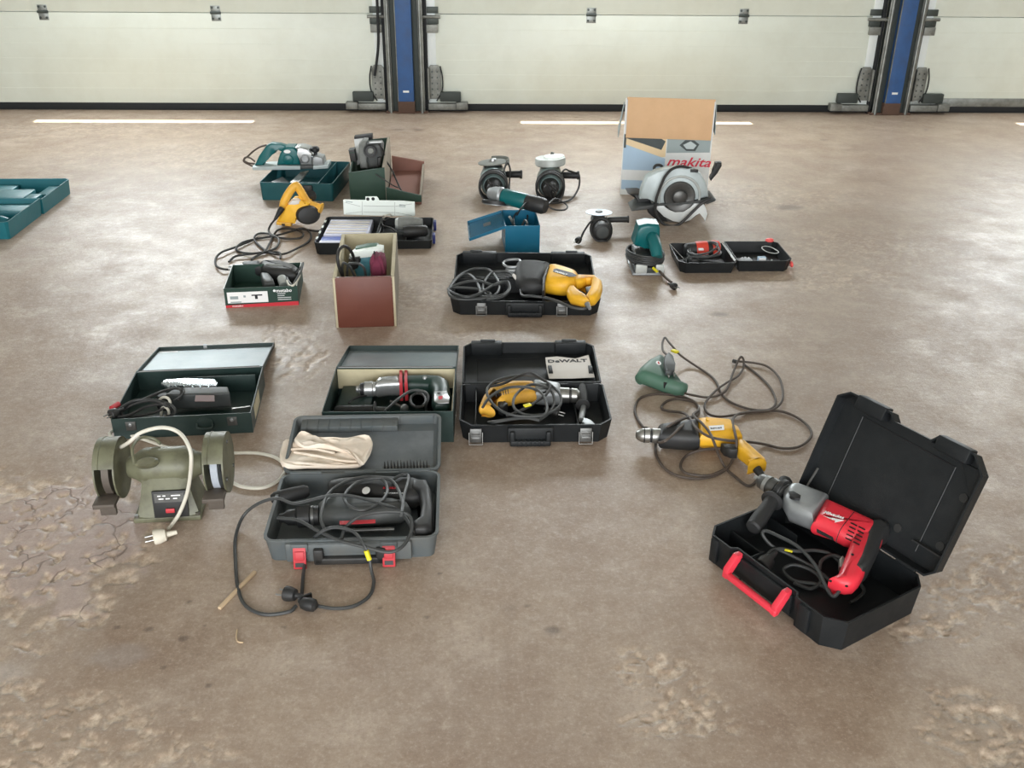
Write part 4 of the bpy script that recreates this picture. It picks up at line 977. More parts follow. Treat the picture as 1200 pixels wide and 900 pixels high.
# ================================================================== TWO DRILLS LYING ON THE FLOOR
S = lambda pts: [(730 + x * .2055, 385 + y * .2055) for x, y in pts]
def path(pts, z=.004, zs=None):
    q = S(pts); return [(x, y, (zs or {}).get(i, z)) for i, (x, y) in enumerate(q)]
t = thing('electric_drill', 'small worn green drill lying on the floor with its plug resting on it', 'drill', Matrix.Translation(G(775, 450, 0)))
p0, n = plane3(G(760, 430, .062), G(800, 455, .046), G(752, 440, .060))
slab(t, 'body', 'bosch green', S([(73, 278), (92, 240), (140, 195), (200, 158), (236, 158), (246, 200), (240, 245), (262, 290), (330, 312), (372, 326), (366, 358), (345, 378), (300, 378), (215, 350), (135, 318), (95, 305)]), p0, n, .052, .014, 4)
P('front_collar', MB().lathe([(0, .018), (.012, .020), (.02, .020)], G(*S([(92, 290)])[0], .030), V((.75, .6, 0)), 16), 'bosch green', t)
P('badge', MB().lathe([(0, .013), (.001, .013)], onp(*S([(203, 197)])[0], p0, n), n, 20, sq=(.65, 1)), 'print white', t, label='white oval badge')
P('badge_print', MB().lathe([(0.001, .007), (.0016, .007)], onp(*S([(203, 197)])[0], p0, n), n, 16, sq=(.4, 1.2)), 'red dull', t)
P('trigger', MB().prism([G(x, y, .045) for x, y in S([(225, 295), (262, 290), (275, 305), (235, 312)])], (0, 0, -.02), .003), 'tool black', t)
P('plug', MB().prism([onp(x, y, p0 + n * .022, n) for x, y in S([(238, 150), (262, 130), (288, 150), (300, 200), (296, 235), (272, 245), (245, 240), (236, 190)])], -n * .02, .006, 3), 'tool dark grey', t)
P('pin', MB().cyl(G(*S([(252, 240)])[0], .068), G(*S([(262, 278)])[0], .062), .0026, n=8).cyl(G(*S([(285, 236)])[0], .068), G(*S([(293, 272)])[0], .062), .0026, n=8), 'steel', t, split=True)
cord(t, path([(250, 150), (228, 125), (226, 80), (240, 52), (262, 78), (292, 112), (325, 150), (380, 190), (450, 235), (500, 270), (535, 310), (560, 370), (600, 410), (660, 440), (740, 462), (820, 465), (865, 440), (868, 395), (835, 330), (770, 265), (705, 215), (690, 200)], .0045, {0: .07, 1: .06, 2: .05, 3: .05, 4: .055, 5: .05, 6: .03, 7: .012}), .0037, 'cord brown')
cord(t, path([(355, 370), (410, 382), (470, 392), (530, 385), (580, 360), (605, 320), (625, 260), (650, 200), (672, 162), (688, 180), (684, 230), (650, 275), (590, 310), (540, 345), (490, 395), (466, 440), (485, 485), (550, 502), (640, 492), (740, 475), (840, 468), (900, 425), (912, 360), (890, 280), (830, 220), (760, 198), (640, 185)], .009, {0: .03, 1: .012, 8: .03, 7: .015, 9: .02}), .0037, 'cord brown')
P('cord_end', MB().cyl(G(*S([(626, 184)])[0], .010), G(*S([(650, 190)])[0], .010), .0065, n=10), 'cord black', t)
P('tag', MB().box(-.012, .012, -.008, .008, -.003, .004, .002, m=Matrix.Translation(G(*S([(297, 130)])[0], .052)) @ RZ(-50)), 'yellow tag', t, label='yellow tape on the cord')

t = thing('hammer_drill', 'yellow drill with a black front and keyless chuck lying on the bare floor', 'drill', Matrix.Translation(G(825, 510, 0)))
Zt = .072; p0 = V((0, 0, Zt)); n = UP.copy()
slab(t, 'motor_housing', 'dewalt yellow', S([(415, 535), (455, 528), (470, 512), (498, 520), (620, 530), (640, 570), (664, 580), (680, 636), (640, 660), (560, 678), (500, 672), (430, 672)]), p0, n, .062, .014, 4, label='yellow motor housing')
slab(t, 'grip', 'dewalt yellow', S([(650, 655), (690, 648), (740, 700), (808, 762), (816, 790), (795, 800), (765, 800), (720, 822), (710, 805), (730, 775), (690, 745), (655, 715)]), p0 - n * .008, n, .044, .012, 4, label='yellow grip')
slab(t, 'gear_housing', 'tool black', S([(200, 572), (240, 560), (340, 545), (400, 530), (436, 548), (438, 672), (380, 678), (230, 668), (200, 655)]), p0 - n * .002, n, .064, .018, 4, label='black gear housing')
a = G(*S([(206, 612)])[0], .040); d = (G(*S([(60, 607)])[0], .038) - a).normalized()
ck = P('chuck', MB().lathe([(-.01, .019), (.0, .021), (.018, .0215), (.020, .019), (.024, .019), (.026, .0215), (.048, .020), (.062, .013), (.066, .007)], a, d, 22), 'steel', t, label='steel keyless chuck')
P('chuck_band', MB().lathe([(.0195, .0203), (.0245, .0203)], a, d, 22).lathe([(.040, .0212), (.043, .021)], a, d, 22), 'tool black', ck, split=True)
P('trigger', MB().prism([G(x, y, .055) for x, y in S([(560, 650), (640, 655), (655, 690), (620, 690), (580, 675)])], (0, 0, -.03), .004), 'tool black', t)
pt = P('name_strip', MB().prism([G(x, y, Zt + .0002) for x, y in S([(488, 556), (575, 550), (578, 578), (496, 584)])], (0, 0, .0006)), 'print white', t)
print_on(t, 'DeWALT', 'print black', S([(500, 570)])[0], S([(565, 566)])[0], V((0, 0, Zt + .0008)), UP, bold=.03)
P('slide_button', MB().lathe([(0, .008), (.005, .007)], G(*S([(480, 522)])[0], Zt - .002), UP, 14, sq=(.6, 1.4)), 'dewalt yellow', t)
P('cord_sleeve', MB().lathe([(0, .012), (.01, .011), (.035, .007)], G(*S([(762, 800)])[0], .04), V((.5, -1, -.4)), 14), 'tool black', t)
cord(t, path([(780, 842), (740, 890), (700, 892), (640, 845), (590, 800), (550, 730), (520, 650), (495, 595), (450, 540), (420, 515), (400, 490), (430, 465), (420, 430), (360, 395), (260, 375), (170, 375), (95, 400), (68, 460), (85, 520), (115, 562)], .0045, {5: .03, 6: .078, 7: .08, 8: .08, 9: .06, 10: .03, 11: .012}), .0039, 'cord brown')
cord(t, path([(115, 562), (150, 575), (190, 640), (230, 645), (280, 610), (330, 560), (370, 525), (430, 480), (420, 430), (370, 408), (290, 402), (235, 425), (222, 455), (260, 470), (340, 480), (380, 510), (410, 560), (460, 600), (520, 625), (600, 638), (700, 645), (800, 658), (900, 682), (990, 678), (1050, 645), (1076, 600), (1050, 550), (980, 500), (890, 470), (780, 470), (690, 480), (645, 495), (625, 530), (640, 600), (648, 660), (630, 740), (590, 800), (520, 840), (430, 856), (320, 842), (235, 795), (190, 720), (188, 650), (215, 595), (280, 545), (350, 512), (420, 500)], .006,
     {2: .02, 3: .07, 4: .078, 5: .075, 6: .05, 14: .01, 15: .05, 16: .077, 17: .078, 18: .078, 19: .07, 20: .03, 31: .02, 32: .06, 33: .076, 34: .06, 35: .02, 43: .05, 44: .075, 45: .06}), .0039, 'cord brown')
cord(t, path([(590, 800), (500, 835), (410, 835), (345, 815), (330, 770), (370, 720), (450, 692), (540, 685), (620, 690)], .012, {6: .03, 7: .03, 8: .04}), .0039, 'cord brown')

# ================================================================== LITTER ON THE FLOOR
mat('wood stick', (196, 172, 140), .8, var=.1, scale=60)
a, b = G(257, 713, .004), G(299, 670, .004)
single('wood_stick', MB().box(-.004, .004, -(b - a).length / 2, (b - a).length / 2, -.0035, .0035, .001, m=basis((a + b) / 2, (b - a).cross(UP), b - a, UP)), 'wood stick', 'thin pale wooden stick lying on the floor beside the looped grey cord', 'stick', Matrix.Translation((a + b) / 2))
single('wood_splinter', MB().tube([G(278, 738, .002), G(277, 747, .002), G(279, 752, .002), G(285, 753, .002)], .0018, 6), 'wood stick', 'tiny bent wood splinter on the bare floor near the stick', 'splinter', Matrix.Translation(G(279, 750, 0)))
# ================================================================== THE FAR ROWS
mat('teal plastic', (14, 98, 108), .42, var=.1, scale=30, dirt=(40, 116, 124), damt=.25)
mat('teal dark', (14, 76, 82), .42, var=.12, scale=30, dirt=(34, 92, 96), damt=.25)
mat('teal pale', (78, 138, 152), .4, var=.1, scale=30)
mat('teal tool', (12, 94, 96), .32, var=.1, scale=30, dirt=(34, 112, 112), damt=.2)
mat('teal steel', (4, 96, 126), .36, var=.1, scale=20, dirt=(16, 104, 130), damt=.25)
mat('teal steel inside', (4, 96, 126), .22, .3, var=.15, scale=16, dirt=(60, 116, 134), damt=.3)
mat('wood green', (30, 60, 47), .6, var=.12, scale=20, dirt=(44, 70, 57), damt=.3)
mat('wood raw grey', (146, 136, 120), .8, var=.15, scale=30, dirt=(110, 100, 86), damt=.4)
mat('wood redbrown', (134, 94, 82), .75, var=.12, scale=16, dirt=(126, 86, 76), damt=.4)
mat('wood brown paint', (102, 54, 41), .45, var=.12, scale=14, dirt=(122, 76, 60), damt=.25)
mat('plywood', (190, 180, 152), .8, var=.12, scale=26, dirt=(160, 146, 112), damt=.45)
mat('white plastic', (240, 247, 241), .45, var=.03, scale=20)
mat('cardboard', (216, 178, 138), .85, var=.06, scale=16, dirt=(198, 158, 118), damt=.3)
mat('card white', (222, 224, 222), .6, var=.05, scale=14, dirt=(196, 200, 200), damt=.3)
mat('card blue', (168, 192, 212), .6, var=.1, scale=10)
mat('card cream', (226, 202, 162), .6, var=.08, scale=10)
mat('card grey', (150, 162, 162), .6, var=.1, scale=10)
mat('card dark', (66, 74, 74), .6, var=.3, scale=40)
mat('makita red', (214, 52, 74), .55, var=.05)
mat('box green', (22, 54, 43), .6, var=.1, scale=16, dirt=(34, 66, 54), damt=.3)
mat('box red', (200, 44, 56), .6, var=.06)
mat('hammered grey', (104, 122, 122), .38, .3, var=.15, scale=70, dirt=(70, 80, 80), damt=.4)
mat('disc grey', (122, 124, 118), .8, var=.12, scale=60, bump=.3, bscale=500)
mat('guard pale', (190, 194, 190), .5, .2, var=.1, scale=30, dirt=(140, 142, 138), damt=.4)
mat('saw grey', (182, 192, 192), .4, .15, var=.08, scale=30, dirt=(150, 156, 154), damt=.3)
mat('saw white', (226, 230, 228), .35, .1, var=.05, scale=30)
mat('lilac sheet', (212, 214, 232), .45, var=.1, scale=40, dirt=(180, 180, 206), damt=.4, dscale=40)
mat('blue plastic', (48, 86, 184), .4, var=.1, scale=30)
mat('navy plastic', (34, 44, 110), .45, var=.1)
mat('maroon cloth', (112, 44, 66), .9, var=.15, scale=40, bump=.4, bscale=500)
mat('dusty grey', (132, 134, 130), .8, var=.2, scale=60, dirt=(90, 90, 88), damt=.5)
mat('coral plastic', (240, 96, 92), .45, var=.06)
mat('orange red', (214, 70, 52), .45, var=.1)
mat('clear bag', (196, 200, 204), .2, var=.1, scale=40)
mat('pale disc', (198, 210, 224), .3, .3, var=.08, scale=30)
BACK = V((0, -1, 0))

def vslab(t, name, m, pts, y, th, bev=.005, seg=3, label=None, S=None):
    """outline seen on the upright plane at distance y, given thickness th away from the viewer"""
    pts = S(pts) if S else pts
    return P(name, MB().prism(trace(pts, (0, y, 0), BACK), (0, th, 0), bev, seg), m, t, label=label)
def sc(x0, y0, k): return lambda pts: [(x0 + x * k, y0 + y * k) for x, y in pts]

# ---- teal plastic case at the far side, opened flat
a = G(13, 281); F = basis(a, (1, .03, 0), (-.03, 1, 0), (0, 0, 1)); W, D, H = .42, .385, .082
t = thing('tool_case', 'teal plastic tool case opened flat on the floor, apart from the other tools', 'tool case', F)
P('base', MB(F).tray(chamfer_rect(-W, 0, 0, D, (0, .012, 0, 0)), 0, H, .005, .006, .008), 'teal plastic', t)
LF = F @ T(0, D + .005, 0)
lid = P('lid', MB(LF).tray(chamfer_rect(-W, .004, 0, D, (0, 0, .02, 0)), 0, H - .006, .005, .006, .006), 'teal plastic', t)
P('moulded_insert', MB(LF).box(-W + .01, -.11, .05, .22, .01, .066, .006).box(-W + .01, -.25, .22, D - .02, .01, .05, .006).box(-.10, -.012, .19, D - .03, .01, .045, .006).box(-.1, -.04, .03, .12, .01, .07, .006), 'teal plastic', lid, split=True)
P('moulded_insert', MB(F).box(-W + .01, -.02, .24, D - .01, .01, .060, .006), 'teal plastic', t)
P('hinge', MB(F).cyl((-W + .02, D + .002, H - .004), (-.02, D + .002, H - .004), .005, n=8), 'teal plastic', t)
t = thing('battery_drill', 'bright teal tool body lying in the teal plastic case', 'power tool', F @ T(-.09, .1, .01))
P('body', MB(F).lathe([(0, .02), (.01, .03), (.10, .032), (.13, .022)], (-.17, .12, .045), (1, -.1, 0), 16), 'teal plastic', t)
P('grip', MB(F).box(-.14, -.09, .03, .10, .012, .05, .012, seg=3), 'teal plastic', t)

# ---- teal steel box with the electric planer on top
F = frame(-1.174, 4.839, -4.1); W, D, H = .379, .46, .093
t = thing('tool_case', 'open dark teal box with a rounded rim under the teal planer', 'tool case', F)
P('box', MB(F).tray(round_rect(0, W, 0, D, .015, 3), 0, H, .004, .004, .005), 'teal dark', t)
P('latch', MB(F).box(.225, .275, -.012, .002, .035, .085, .006), 'tool black', t, label='black latch on the front')
P('divider', MB(F).box(.30, .304, .01, D - .01, .004, .092), 'teal dark', t)
t = thing('planer_fence', 'flat grey steel guide bar lying in the teal box under the planer', 'guide', Matrix.Translation(G(350, 208, .05)))
P('bar', MB().prism([G(x, y, .075) for x, y in ((340, 215), (352, 203), (362, 201), (350, 216))], (0, 0, .006), .001), 'steel', t)
P('bracket', MB().prism([G(x, y, .062) for x, y in ((318, 215), (331, 209), (340, 216), (330, 219))], (0, 0, .010), .002), 'steel dark', t)
S = sc(280, 150, .1); Y = 5.09
t = thing('electric_planer', 'teal and silver electric planer with a black front knob resting on the teal box', 'planer', Matrix.Translation(onp(340, 199, (0, Y, 0), BACK)))
vslab(t, 'rear_sole', 'saw grey', [(150, 462), (500, 442), (720, 446), (720, 488), (165, 496)], Y, .11, .002, S=S)
vslab(t, 'front_sole', 'saw grey', [(868, 448), (1045, 430), (1046, 474), (870, 486)], Y, .11, .002, S=S)
vslab(t, 'motor_housing', 'teal tool', [(440, 436), (478, 300), (540, 225), (640, 228), (700, 290), (715, 436)], Y + .008, .10, .012, 4, S=S, label='teal motor housing')
P('motor_cap', MB().lathe([(0, .028), (.006, .027), (.009, .022)], onp(*S([(575, 370)])[0], (0, Y + .008, 0), BACK), BACK, 20), 'teal tool', t)
P('badge', MB().lathe([(0, .018), (.0015, .018)], onp(*S([(565, 276)])[0], (0, Y + .008, 0), BACK), BACK, 20, sq=(.5, 1)), 'print white', t, label='white oval badge')
vslab(t, 'grip', 'teal tool', [(180, 440), (235, 330), (320, 205), (375, 180), (480, 192), (560, 215), (500, 280), (470, 268), (430, 232), (418, 262), (436, 290), (385, 318), (330, 355), (290, 440)], Y + .035, .05, .012, 4, S=S, label='teal closed rear grip')
vslab(t, 'gear_cover', 'alu bright', [(655, 232), (720, 222), (822, 250), (832, 312), (862, 340), (862, 442), (716, 442), (702, 300)], Y + .004, .10, .010, 3, S=S)
P('chip_outlet', MB().lathe([(0, .020), (.03, .024), (.032, .020), (.012, .018)], onp(*S([(772, 352)])[0], (0, Y + .01, 0), BACK), V((.1, -1, .0)), 18), 'alu cast', t)
vslab(t, 'front_block', 'alu cast', [(862, 345), (905, 330), (980, 352), (1000, 440), (862, 448)], Y + .01, .09, .006, 3, S=S)
q = onp(*S([(908, 430)])[0], (0, Y + .05, 0), BACK)
P('front_knob', MB().lathe([(0, .010), (.066, .010), (.070, .018), (.076, .023), (.090, .023), (.098, .014)], q, UP, 16), 'tool black', t, label='black front knob')
vslab(t, 'cutter_guard', 'tool dark grey', [(720, 440), (870, 440), (870, 478), (725, 482)], Y + .002, .10, .004, 3, S=S)
P('cord', MB().tube([onp(x, y, (0, Y + .06 + .01 * i, 0), BACK) for i, (x, y) in enumerate(S([(320, 200), (240, 225), (165, 275), (105, 330), (60, 365), (60, 395), (100, 420), (165, 450), (250, 470)]))], .0048), 'cord brown', t)
P('cord_loop', MB().tube([onp(x, y, (0, Y + .10, 0), BACK) for x, y in S([(190, 395), (130, 350), (75, 345), (62, 380), (110, 410), (190, 420)])], .0048), 'cord brown', t)

# ---- green wooden box with its lid lying open beside it
F = frame(-.711, 4.809, 1.7); W, D = .182, .48
t = thing('wooden_box', 'dark green wooden box with a red-brown lining, lid lying open beside it', 'box', F)
th = .012
P('front_board', MB(F).prism([(0, 0, 0), (W, 0, 0), (W, 0, .175), (0, 0, .150)], (0, th, 0), .001), 'wood green', t)
P('back_board', MB(F).prism([(0, D - th, 0), (W, D - th, 0), (W, D - th, .222), (0, D - th, .205)], (0, th, 0), .001), 'wood green', t)
P('side_board', MB(F).prism([(0, th, 0), (0, D - th, 0), (0, D - th, .205), (0, th, .150)], (th, 0, 0), .001), 'wood green', t)
P('side_board', MB(F).prism([(W - th, th, 0), (W - th, D - th, 0), (W - th, D - th, .228), (W - th, th, .178)], (th, 0, 0), .001), 'wood raw grey', t, label='bare grey wooden side')
P('bottom_board', MB(F).box(th, W - th, th, D - th, .001, .012), 'wood redbrown', t)
LF = F @ T(W + .008, -.055, .001) @ RX(3.5); LW, LD_ = .176, .52
lid = P('lid_floor', MB(LF).box(0, LW, 0, LD_, .0, .012), 'wood redbrown', t, label='red-brown inside of the lid')
P('lid_front', MB(LF).prism([(0, 0, 0), (LW, 0, 0), (LW, 0, .045), (0, 0, .09)], (0, .01, 0), .001), 'wood green', t)
P('lid_back', MB(LF).prism([(0, LD_ - .01, 0), (LW, LD_ - .01, 0), (LW, LD_ - .01, .062), (0, LD_ - .01, .095)], (0, .01, 0), .001), 'wood redbrown', t)
P('lid_side', MB(LF).box(LW - .01, LW, .01, LD_ - .01, .0, .050), 'wood raw grey', t)
S = sc(390, 150, .1)
def vbox(name, m, pts, y, th, lbl, cat, extra=None):
    t_ = thing(name, lbl, cat, Matrix.Translation(onp(*S([pts[0]])[0], (0, y, 0), BACK)))
    vslab(t_, 'body', m, pts, y, th, .002, 2, S=S); return t_
t_ = vbox('carton', 'card white', [(248, 135), (408, 108), (410, 140), (345, 160), (330, 420), (285, 435)], 5.11, .035, 'narrow white carton with a black end standing in the green wooden box', 'carton')
vslab(t_, 'black_end', 'print black', [(250, 100), (458, 76), (465, 132), (410, 140), (405, 112), (252, 130)], 5.105, .045, .002, S=S)
t_ = vbox('small_box', 'tool black', [(182, 262), (250, 252), (275, 400), (212, 410)], 4.98, .06, 'small black box beside the white carton in the green wooden box', 'box')
vslab(t_, 'lid_line', 'wood green', [(190, 290), (255, 280), (256, 290), (192, 300)], 4.978, .06, .001, S=S)
t = thing('router', 'grey and black corded router standing in the green wooden box', 'power tool', Matrix.Translation(onp(*S([(440, 440)])[0], (0, 4.99, 0), BACK)))
vslab(t, 'motor_housing', 'dusty grey', [(300, 200), (350, 150), (400, 150), (410, 480), (320, 480), (300, 380)], 5.0, .09, .015, 4, S=S)
vslab(t, 'head', 'tool dark grey', [(395, 190), (560, 180), (585, 220), (575, 330), (540, 470), (420, 480), (390, 400)], 4.96, .10, .018, 4, S=S)
P('front_ring', MB().lathe([(0, .034), (.010, .036), (.012, .028), (.004, .026)], onp(*S([(440, 270)])[0], (0, 4.955, 0), BACK), V((.1, -1, .3)), 20), 'tool black', t)
P('spindle', MB().lathe([(0, .018), (.016, .014)], onp(*S([(445, 270)])[0], (0, 4.955, 0), BACK), V((.1, -1, .3)), 16), 'dusty grey', t)
vslab(t, 'chrome_bar', 'alu bright', [(420, 165), (575, 155), (580, 180), (425, 190)], 4.965, .02, .003, S=S)
vslab(t, 'switch_block', 'tool black', [(520, 350), (565, 340), (560, 440), (525, 455)], 4.945, .04, .005, S=S)
P('cord', MB().tube([onp(x, y, (0, yy, 0), BACK) for (x, y), yy in zip(S([(540, 190), (590, 260), (610, 360), (680, 470), (740, 600), (790, 710), (830, 770)]), (4.96, 4.97, 5.0, 5.02, 4.98, 4.9, 4.86))], .0045), 'cord black', t)
P('cord_loop', MB().tube([onp(x, y, (0, yy, 0), BACK) for (x, y), yy in zip(S([(500, 540), (560, 580), (640, 630), (720, 680), (780, 700)]), (4.80, 4.80, 4.80, 4.85, 4.89))], .003), 'cord black', t)

# ---- yellow planer and its heap of cord
S = sc(315, 210, .07224); Y = 4.36
t = thing('electric_planer', 'yellow electric planer with a tall arched grip standing on the floor', 'planer', Matrix.Translation(G(345, 265, 0)))
vslab(t, 'body', 'dewalt yellow', [(120, 690), (190, 560), (265, 470), (310, 420), (370, 360), (480, 360), (520, 380), (600, 370), (660, 400), (640, 450), (560, 490), (500, 560), (480, 620), (470, 660), (400, 690), (360, 745)], Y, .10, .016, 4, S=S)
vslab(t, 'rear_plate', 'yellow worn', [(122, 690), (360, 705), (358, 770), (120, 742)], Y - .004, .10, .004, S=S)
vslab(t, 'rear_notch', 'print black', [(208, 722), (262, 726), (260, 760), (208, 752)], Y - .0055, .006, .0005, S=S)
P('grip', MB().tube([onp(x, y, (0, yy, 0), BACK) for (x, y), yy in zip(S([(230, 470), (250, 370), (310, 250), (380, 150), (445, 105), (500, 170), (560, 270), (620, 370)]), (Y + .02, Y + .02, Y + .025, Y + .03, Y + .035, Y + .04, Y + .045, Y + .05))], .019, 12), 'yellow worn', t, label='yellow arched grip')
vslab(t, 'grip_pillar', 'dewalt yellow', [(470, 300), (520, 250), (560, 260), (640, 370), (520, 372)], Y + .03, .045, .010, 3, S=S)
vslab(t, 'pale_cap', 'paper', [(310, 420), (370, 350), (430, 345), (500, 360), (495, 410), (420, 425)], Y - .003, .05, .008, 3, S=S)
P('belt_cover', MB().lathe([(0, .056), (.02, .056), (.03, .048), (.033, .03)], onp(*S([(630, 570)])[0], (0, Y + .012, 0), BACK), V((.35, -1, .1)), 24, sq=(.78, 1)), 'tool black', t, label='black round belt cover')
P('chip_outlet', MB().lathe([(0, .020), (.05, .022), (.054, .030), (.060, .030), (.062, .022)], onp(*S([(660, 410)])[0], (0, Y + .04, 0), BACK), V((1, -.2, -.35)), 16), 'yellow worn', t)
P('depth_knob', MB().lathe([(0, .024), (.02, .024), (.03, .020)], onp(*S([(690, 300)])[0], (0, Y + .10, 0), BACK), V((.1, -.5, .8)), 16), 'tool black', t)
a = onp(*S([(215, 470)])[0], (0, Y - .01, 0), BACK); b = onp(*S([(95, 660)])[0], (0, Y - .05, 0), BACK)
P('cord_sleeve', MB().lathe([(0, .014), (.02, .013), ((b - a).length, .006)], a, b - a, 12), 'tool black', t)
S = sc(245, 210, .1722)
pp = lambda pts, z=.006: [(x, y, z + .004 * (i % 3)) for i, (x, y) in enumerate(S(pts))]
cord(t, [S([(445, 278)])[0] + (.06,), S([(420, 310)])[0] + (.03,)] + pp([(405, 350), (420, 380), (460, 395), (540, 405), (620, 400), (640, 370), (600, 345), (530, 335), (470, 345), (440, 380), (410, 440), (380, 490), (310, 530), (290, 548)]), .0048, 'cord black')
cord(t, pp([(560, 350), (640, 335), (690, 370), (680, 420), (600, 470), (500, 510), (400, 495), (320, 430), (310, 390), (350, 368), (420, 375), (475, 410), (460, 460), (400, 490), (300, 505), (210, 495), (185, 470), (230, 430), (330, 405), (450, 385), (560, 355), (620, 340), (720, 352), (760, 350)]), .0048, 'cord black')
cord(t, pp([(135, 562), (180, 525), (280, 510), (400, 498), (480, 500), (485, 540)]), .0048, 'cord black')
cord(t, pp([(330, 400), (200, 455), (90, 495), (45, 540), (50, 590), (100, 612), (160, 615)]), .0048, 'cord black')

# ---- green cardboard box with the heat gun
F = frame(-1.001, 3.391, 6.2); W, D, H = .272, .262, .078
t = thing('cardboard_box', 'open green cardboard tray box with a red stripe and white label on its front', 'box', F)
P('tray', MB(F).tray([(0, 0), (W, 0), (W, D), (0, D)], 0, H, .003, .003), 'box green', t)
P('rim_edge', MB(F).box(0, .003, 0, D, H, H + .0015).box(W - .003, W, 0, D, H, H + .0015), 'card white', t, split=True)
P('red_stripe', MB(F).prism([(0, -.0006, 0), (W, -.0006, 0), (W, -.0006, .016), (0, -.0006, .010)], (0, .0004, 0)), 'box red', t)
lb = P('label', MB(F).box(.010, .160, -.0012, -.0002, .018, .062), 'print white', t, label='white label')
P('label_print', MB(F).box(.020, .05, -.0018, -.0012, .034, .046).box(.07, .078, -.0018, -.0012, .04, .048).box(.020, .06, -.0018, -.0012, .020, .024), 'card grey', lb, split=True)
P('drill_print', MB(F).box(.10, .14, -.0018, -.0012, .045, .050).box(.112, .122, -.0018, -.0012, .032, .046), 'print black', lb)
f_ = lambda x, z: F @ T(x, -.0008, z) @ RX(90)
P('lettering', MB().text('metabo', .058, f_(.222, .062), .0004, .02), 'print white', t)
P('brand_dot', MB(F).lathe([(0, .005), (.0008, .005)], (.186, -.0002, .062), (0, -1, 0), 14), 'print white', t)
P('lettering', MB().text('metabo', .040, f_(.045, .0065), .0004, .02, height=.006), 'print white', t)
mb = MB(F)
for k, w_ in enumerate((.03, .026, .05, .05)): mb.box(.196, .196 + w_, -.0010, -.0002, .048 - k * .008, .0505 - k * .008)
P('small_print', mb, 'card white', t, split=True)
S = sc(245, 210, .1722)
t = thing('heat_gun', 'dark green heat gun with a steel nozzle lying in the green cardboard box', 'heat gun', Matrix.Translation(G(310, 330, .01)))
Zt = .080; p0 = V((0, 0, Zt)); n = UP
slab(t, 'body', 'tool black', S([(345, 590), (380, 572), (500, 578), (590, 610), (622, 640), (600, 680), (560, 700), (470, 680), (400, 668), (352, 640)]), p0, n, .066, .02, 4, label='dark body')
slab(t, 'front_barrel', 'tool black', S([(228, 590), (350, 582), (356, 640), (230, 628)]), p0 - n * .004, n, .055, .02, 4)
a = G(*S([(232, 606)])[0], .056); d = G(*S([(120, 606)])[0], .056) - a
P('nozzle', MB().lathe([(0, .017), (.030, .017), (.032, .012), (.055, .011), (.058, .008)], a, d, 16), 'alu bright', t, label='steel nozzle')
slab(t, 'grip', 'tool dark grey', S([(350, 650), (410, 660), (440, 700), (450, 735), (380, 735), (358, 700)]), p0 - n * .012, n, .04, .012, 4)
slab(t, 'top_stripe', 'dusty grey', S([(385, 578), (480, 580), (505, 592), (420, 590)]), p0 + n * .002, n, .004, .001)
P('cord', MB().tube([G(x, y, z) for (x, y), z in zip(S([(600, 640), (625, 600), (640, 570), (628, 620), (600, 670), (570, 715), (545, 700), (530, 670)]), (.07, .085, .09, .088, .085, .08, .07, .06))], .0042), 'cord grey', t)
P('cord_loop', MB().tube([G(x, y, z) for (x, y), z in zip(S([(530, 690), (545, 720), (575, 722), (600, 690), (618, 650)]), (.07, .075, .08, .08, .08))], .004), 'cord white', t)
o = single('spray_can', MB().lathe([(0, .016), (.004, .018), (.05, .018), (.054, .012)], G(*S([(510, 725)])[0], .04), V((-.35, 1, .3)), 16), 'guard pale', 'small pale canister lying beside the heat gun in the green box', 'canister', Matrix.Translation(G(332, 333, .02)))

# ---- black organiser case with blue catches, opened flat
F = frame(-.763, 3.99, 0); W, D, H = .262, .39, .055
t = thing('organiser_case', 'black organiser case with blue catches opened flat behind the brown wooden box', 'tool case', F)
P('base', MB(F).tray(chamfer_rect(0, W, 0, D, (.02, 0, 0, .015)), 0, H, .005, .004, .008), 'case black', t)
F2 = frame(-.497, 4.065, 1.5); W2, D2, H2 = .244, .345, .040
lid = P('lid', MB(F2).tray(chamfer_rect(0, W2, 0, D2, (0, .012, .012, 0)), 0, H2, .005, .004, .006), 'case black', t)
P('hinge', MB(F).cyl((W + .002, .06, H - .014), (W + .002, D - .03, H - .014), .005, n=8), 'case black', t)
for k in range(4): P('rim_notch', MB(F).box(.0, .008, .06 + k * .08, .09 + k * .08, H - .002, H + .001), 'white plastic', t)
for yy in (.06, .25): P('catch', MB(F2).box(W2 - .001, W2 + .012, yy, yy + .04, -.0 + .004, .046, .003), 'navy plastic', t, label='blue catch')
P('lid_rib', MB(F2).box(.12, .123, .01, D2 - .02, .004, .02).box(.01, W2 - .02, .03, .033, .004, .016), 'tool dark grey', lid)
t = thing('bit_set', 'clear box of white bit trays lying in the black organiser case', 'bit set', F @ T(.02, .08, .01))
P('tray', MB(F).box(.022, .22, .13, .36, .008, .050, .004), 'lilac sheet', t)
mb = MB(F)
for k in range(5): mb.box(.03, .21, .15 + k * .04, .165 + k * .04, .050, .053, .001)
P('bit_row', mb, 'paper', t, split=True)
t = thing('accessory_box', 'blue accessory box in the front of the black organiser case', 'box', F @ T(.02, .03, .01))
P('body', MB(F).box(.018, .22, .03, .12, .008, .046, .004), 'blue plastic', t)
P('front_card', MB(F).box(.018, .22, .026, .058, .012, .049, .002), 'lilac sheet', t)
t = thing('rotary_tool', 'dusty grey rotary tool lying in the lid of the black organiser case', 'power tool', F2 @ T(.12, .2, .01))
P('body', MB(F2).lathe([(0, .020), (.01, .030), (.05, .034), (.09, .030), (.12, .024)], (.075, .22, .05), (1, -.06, .0), 18), 'dusty grey', t)
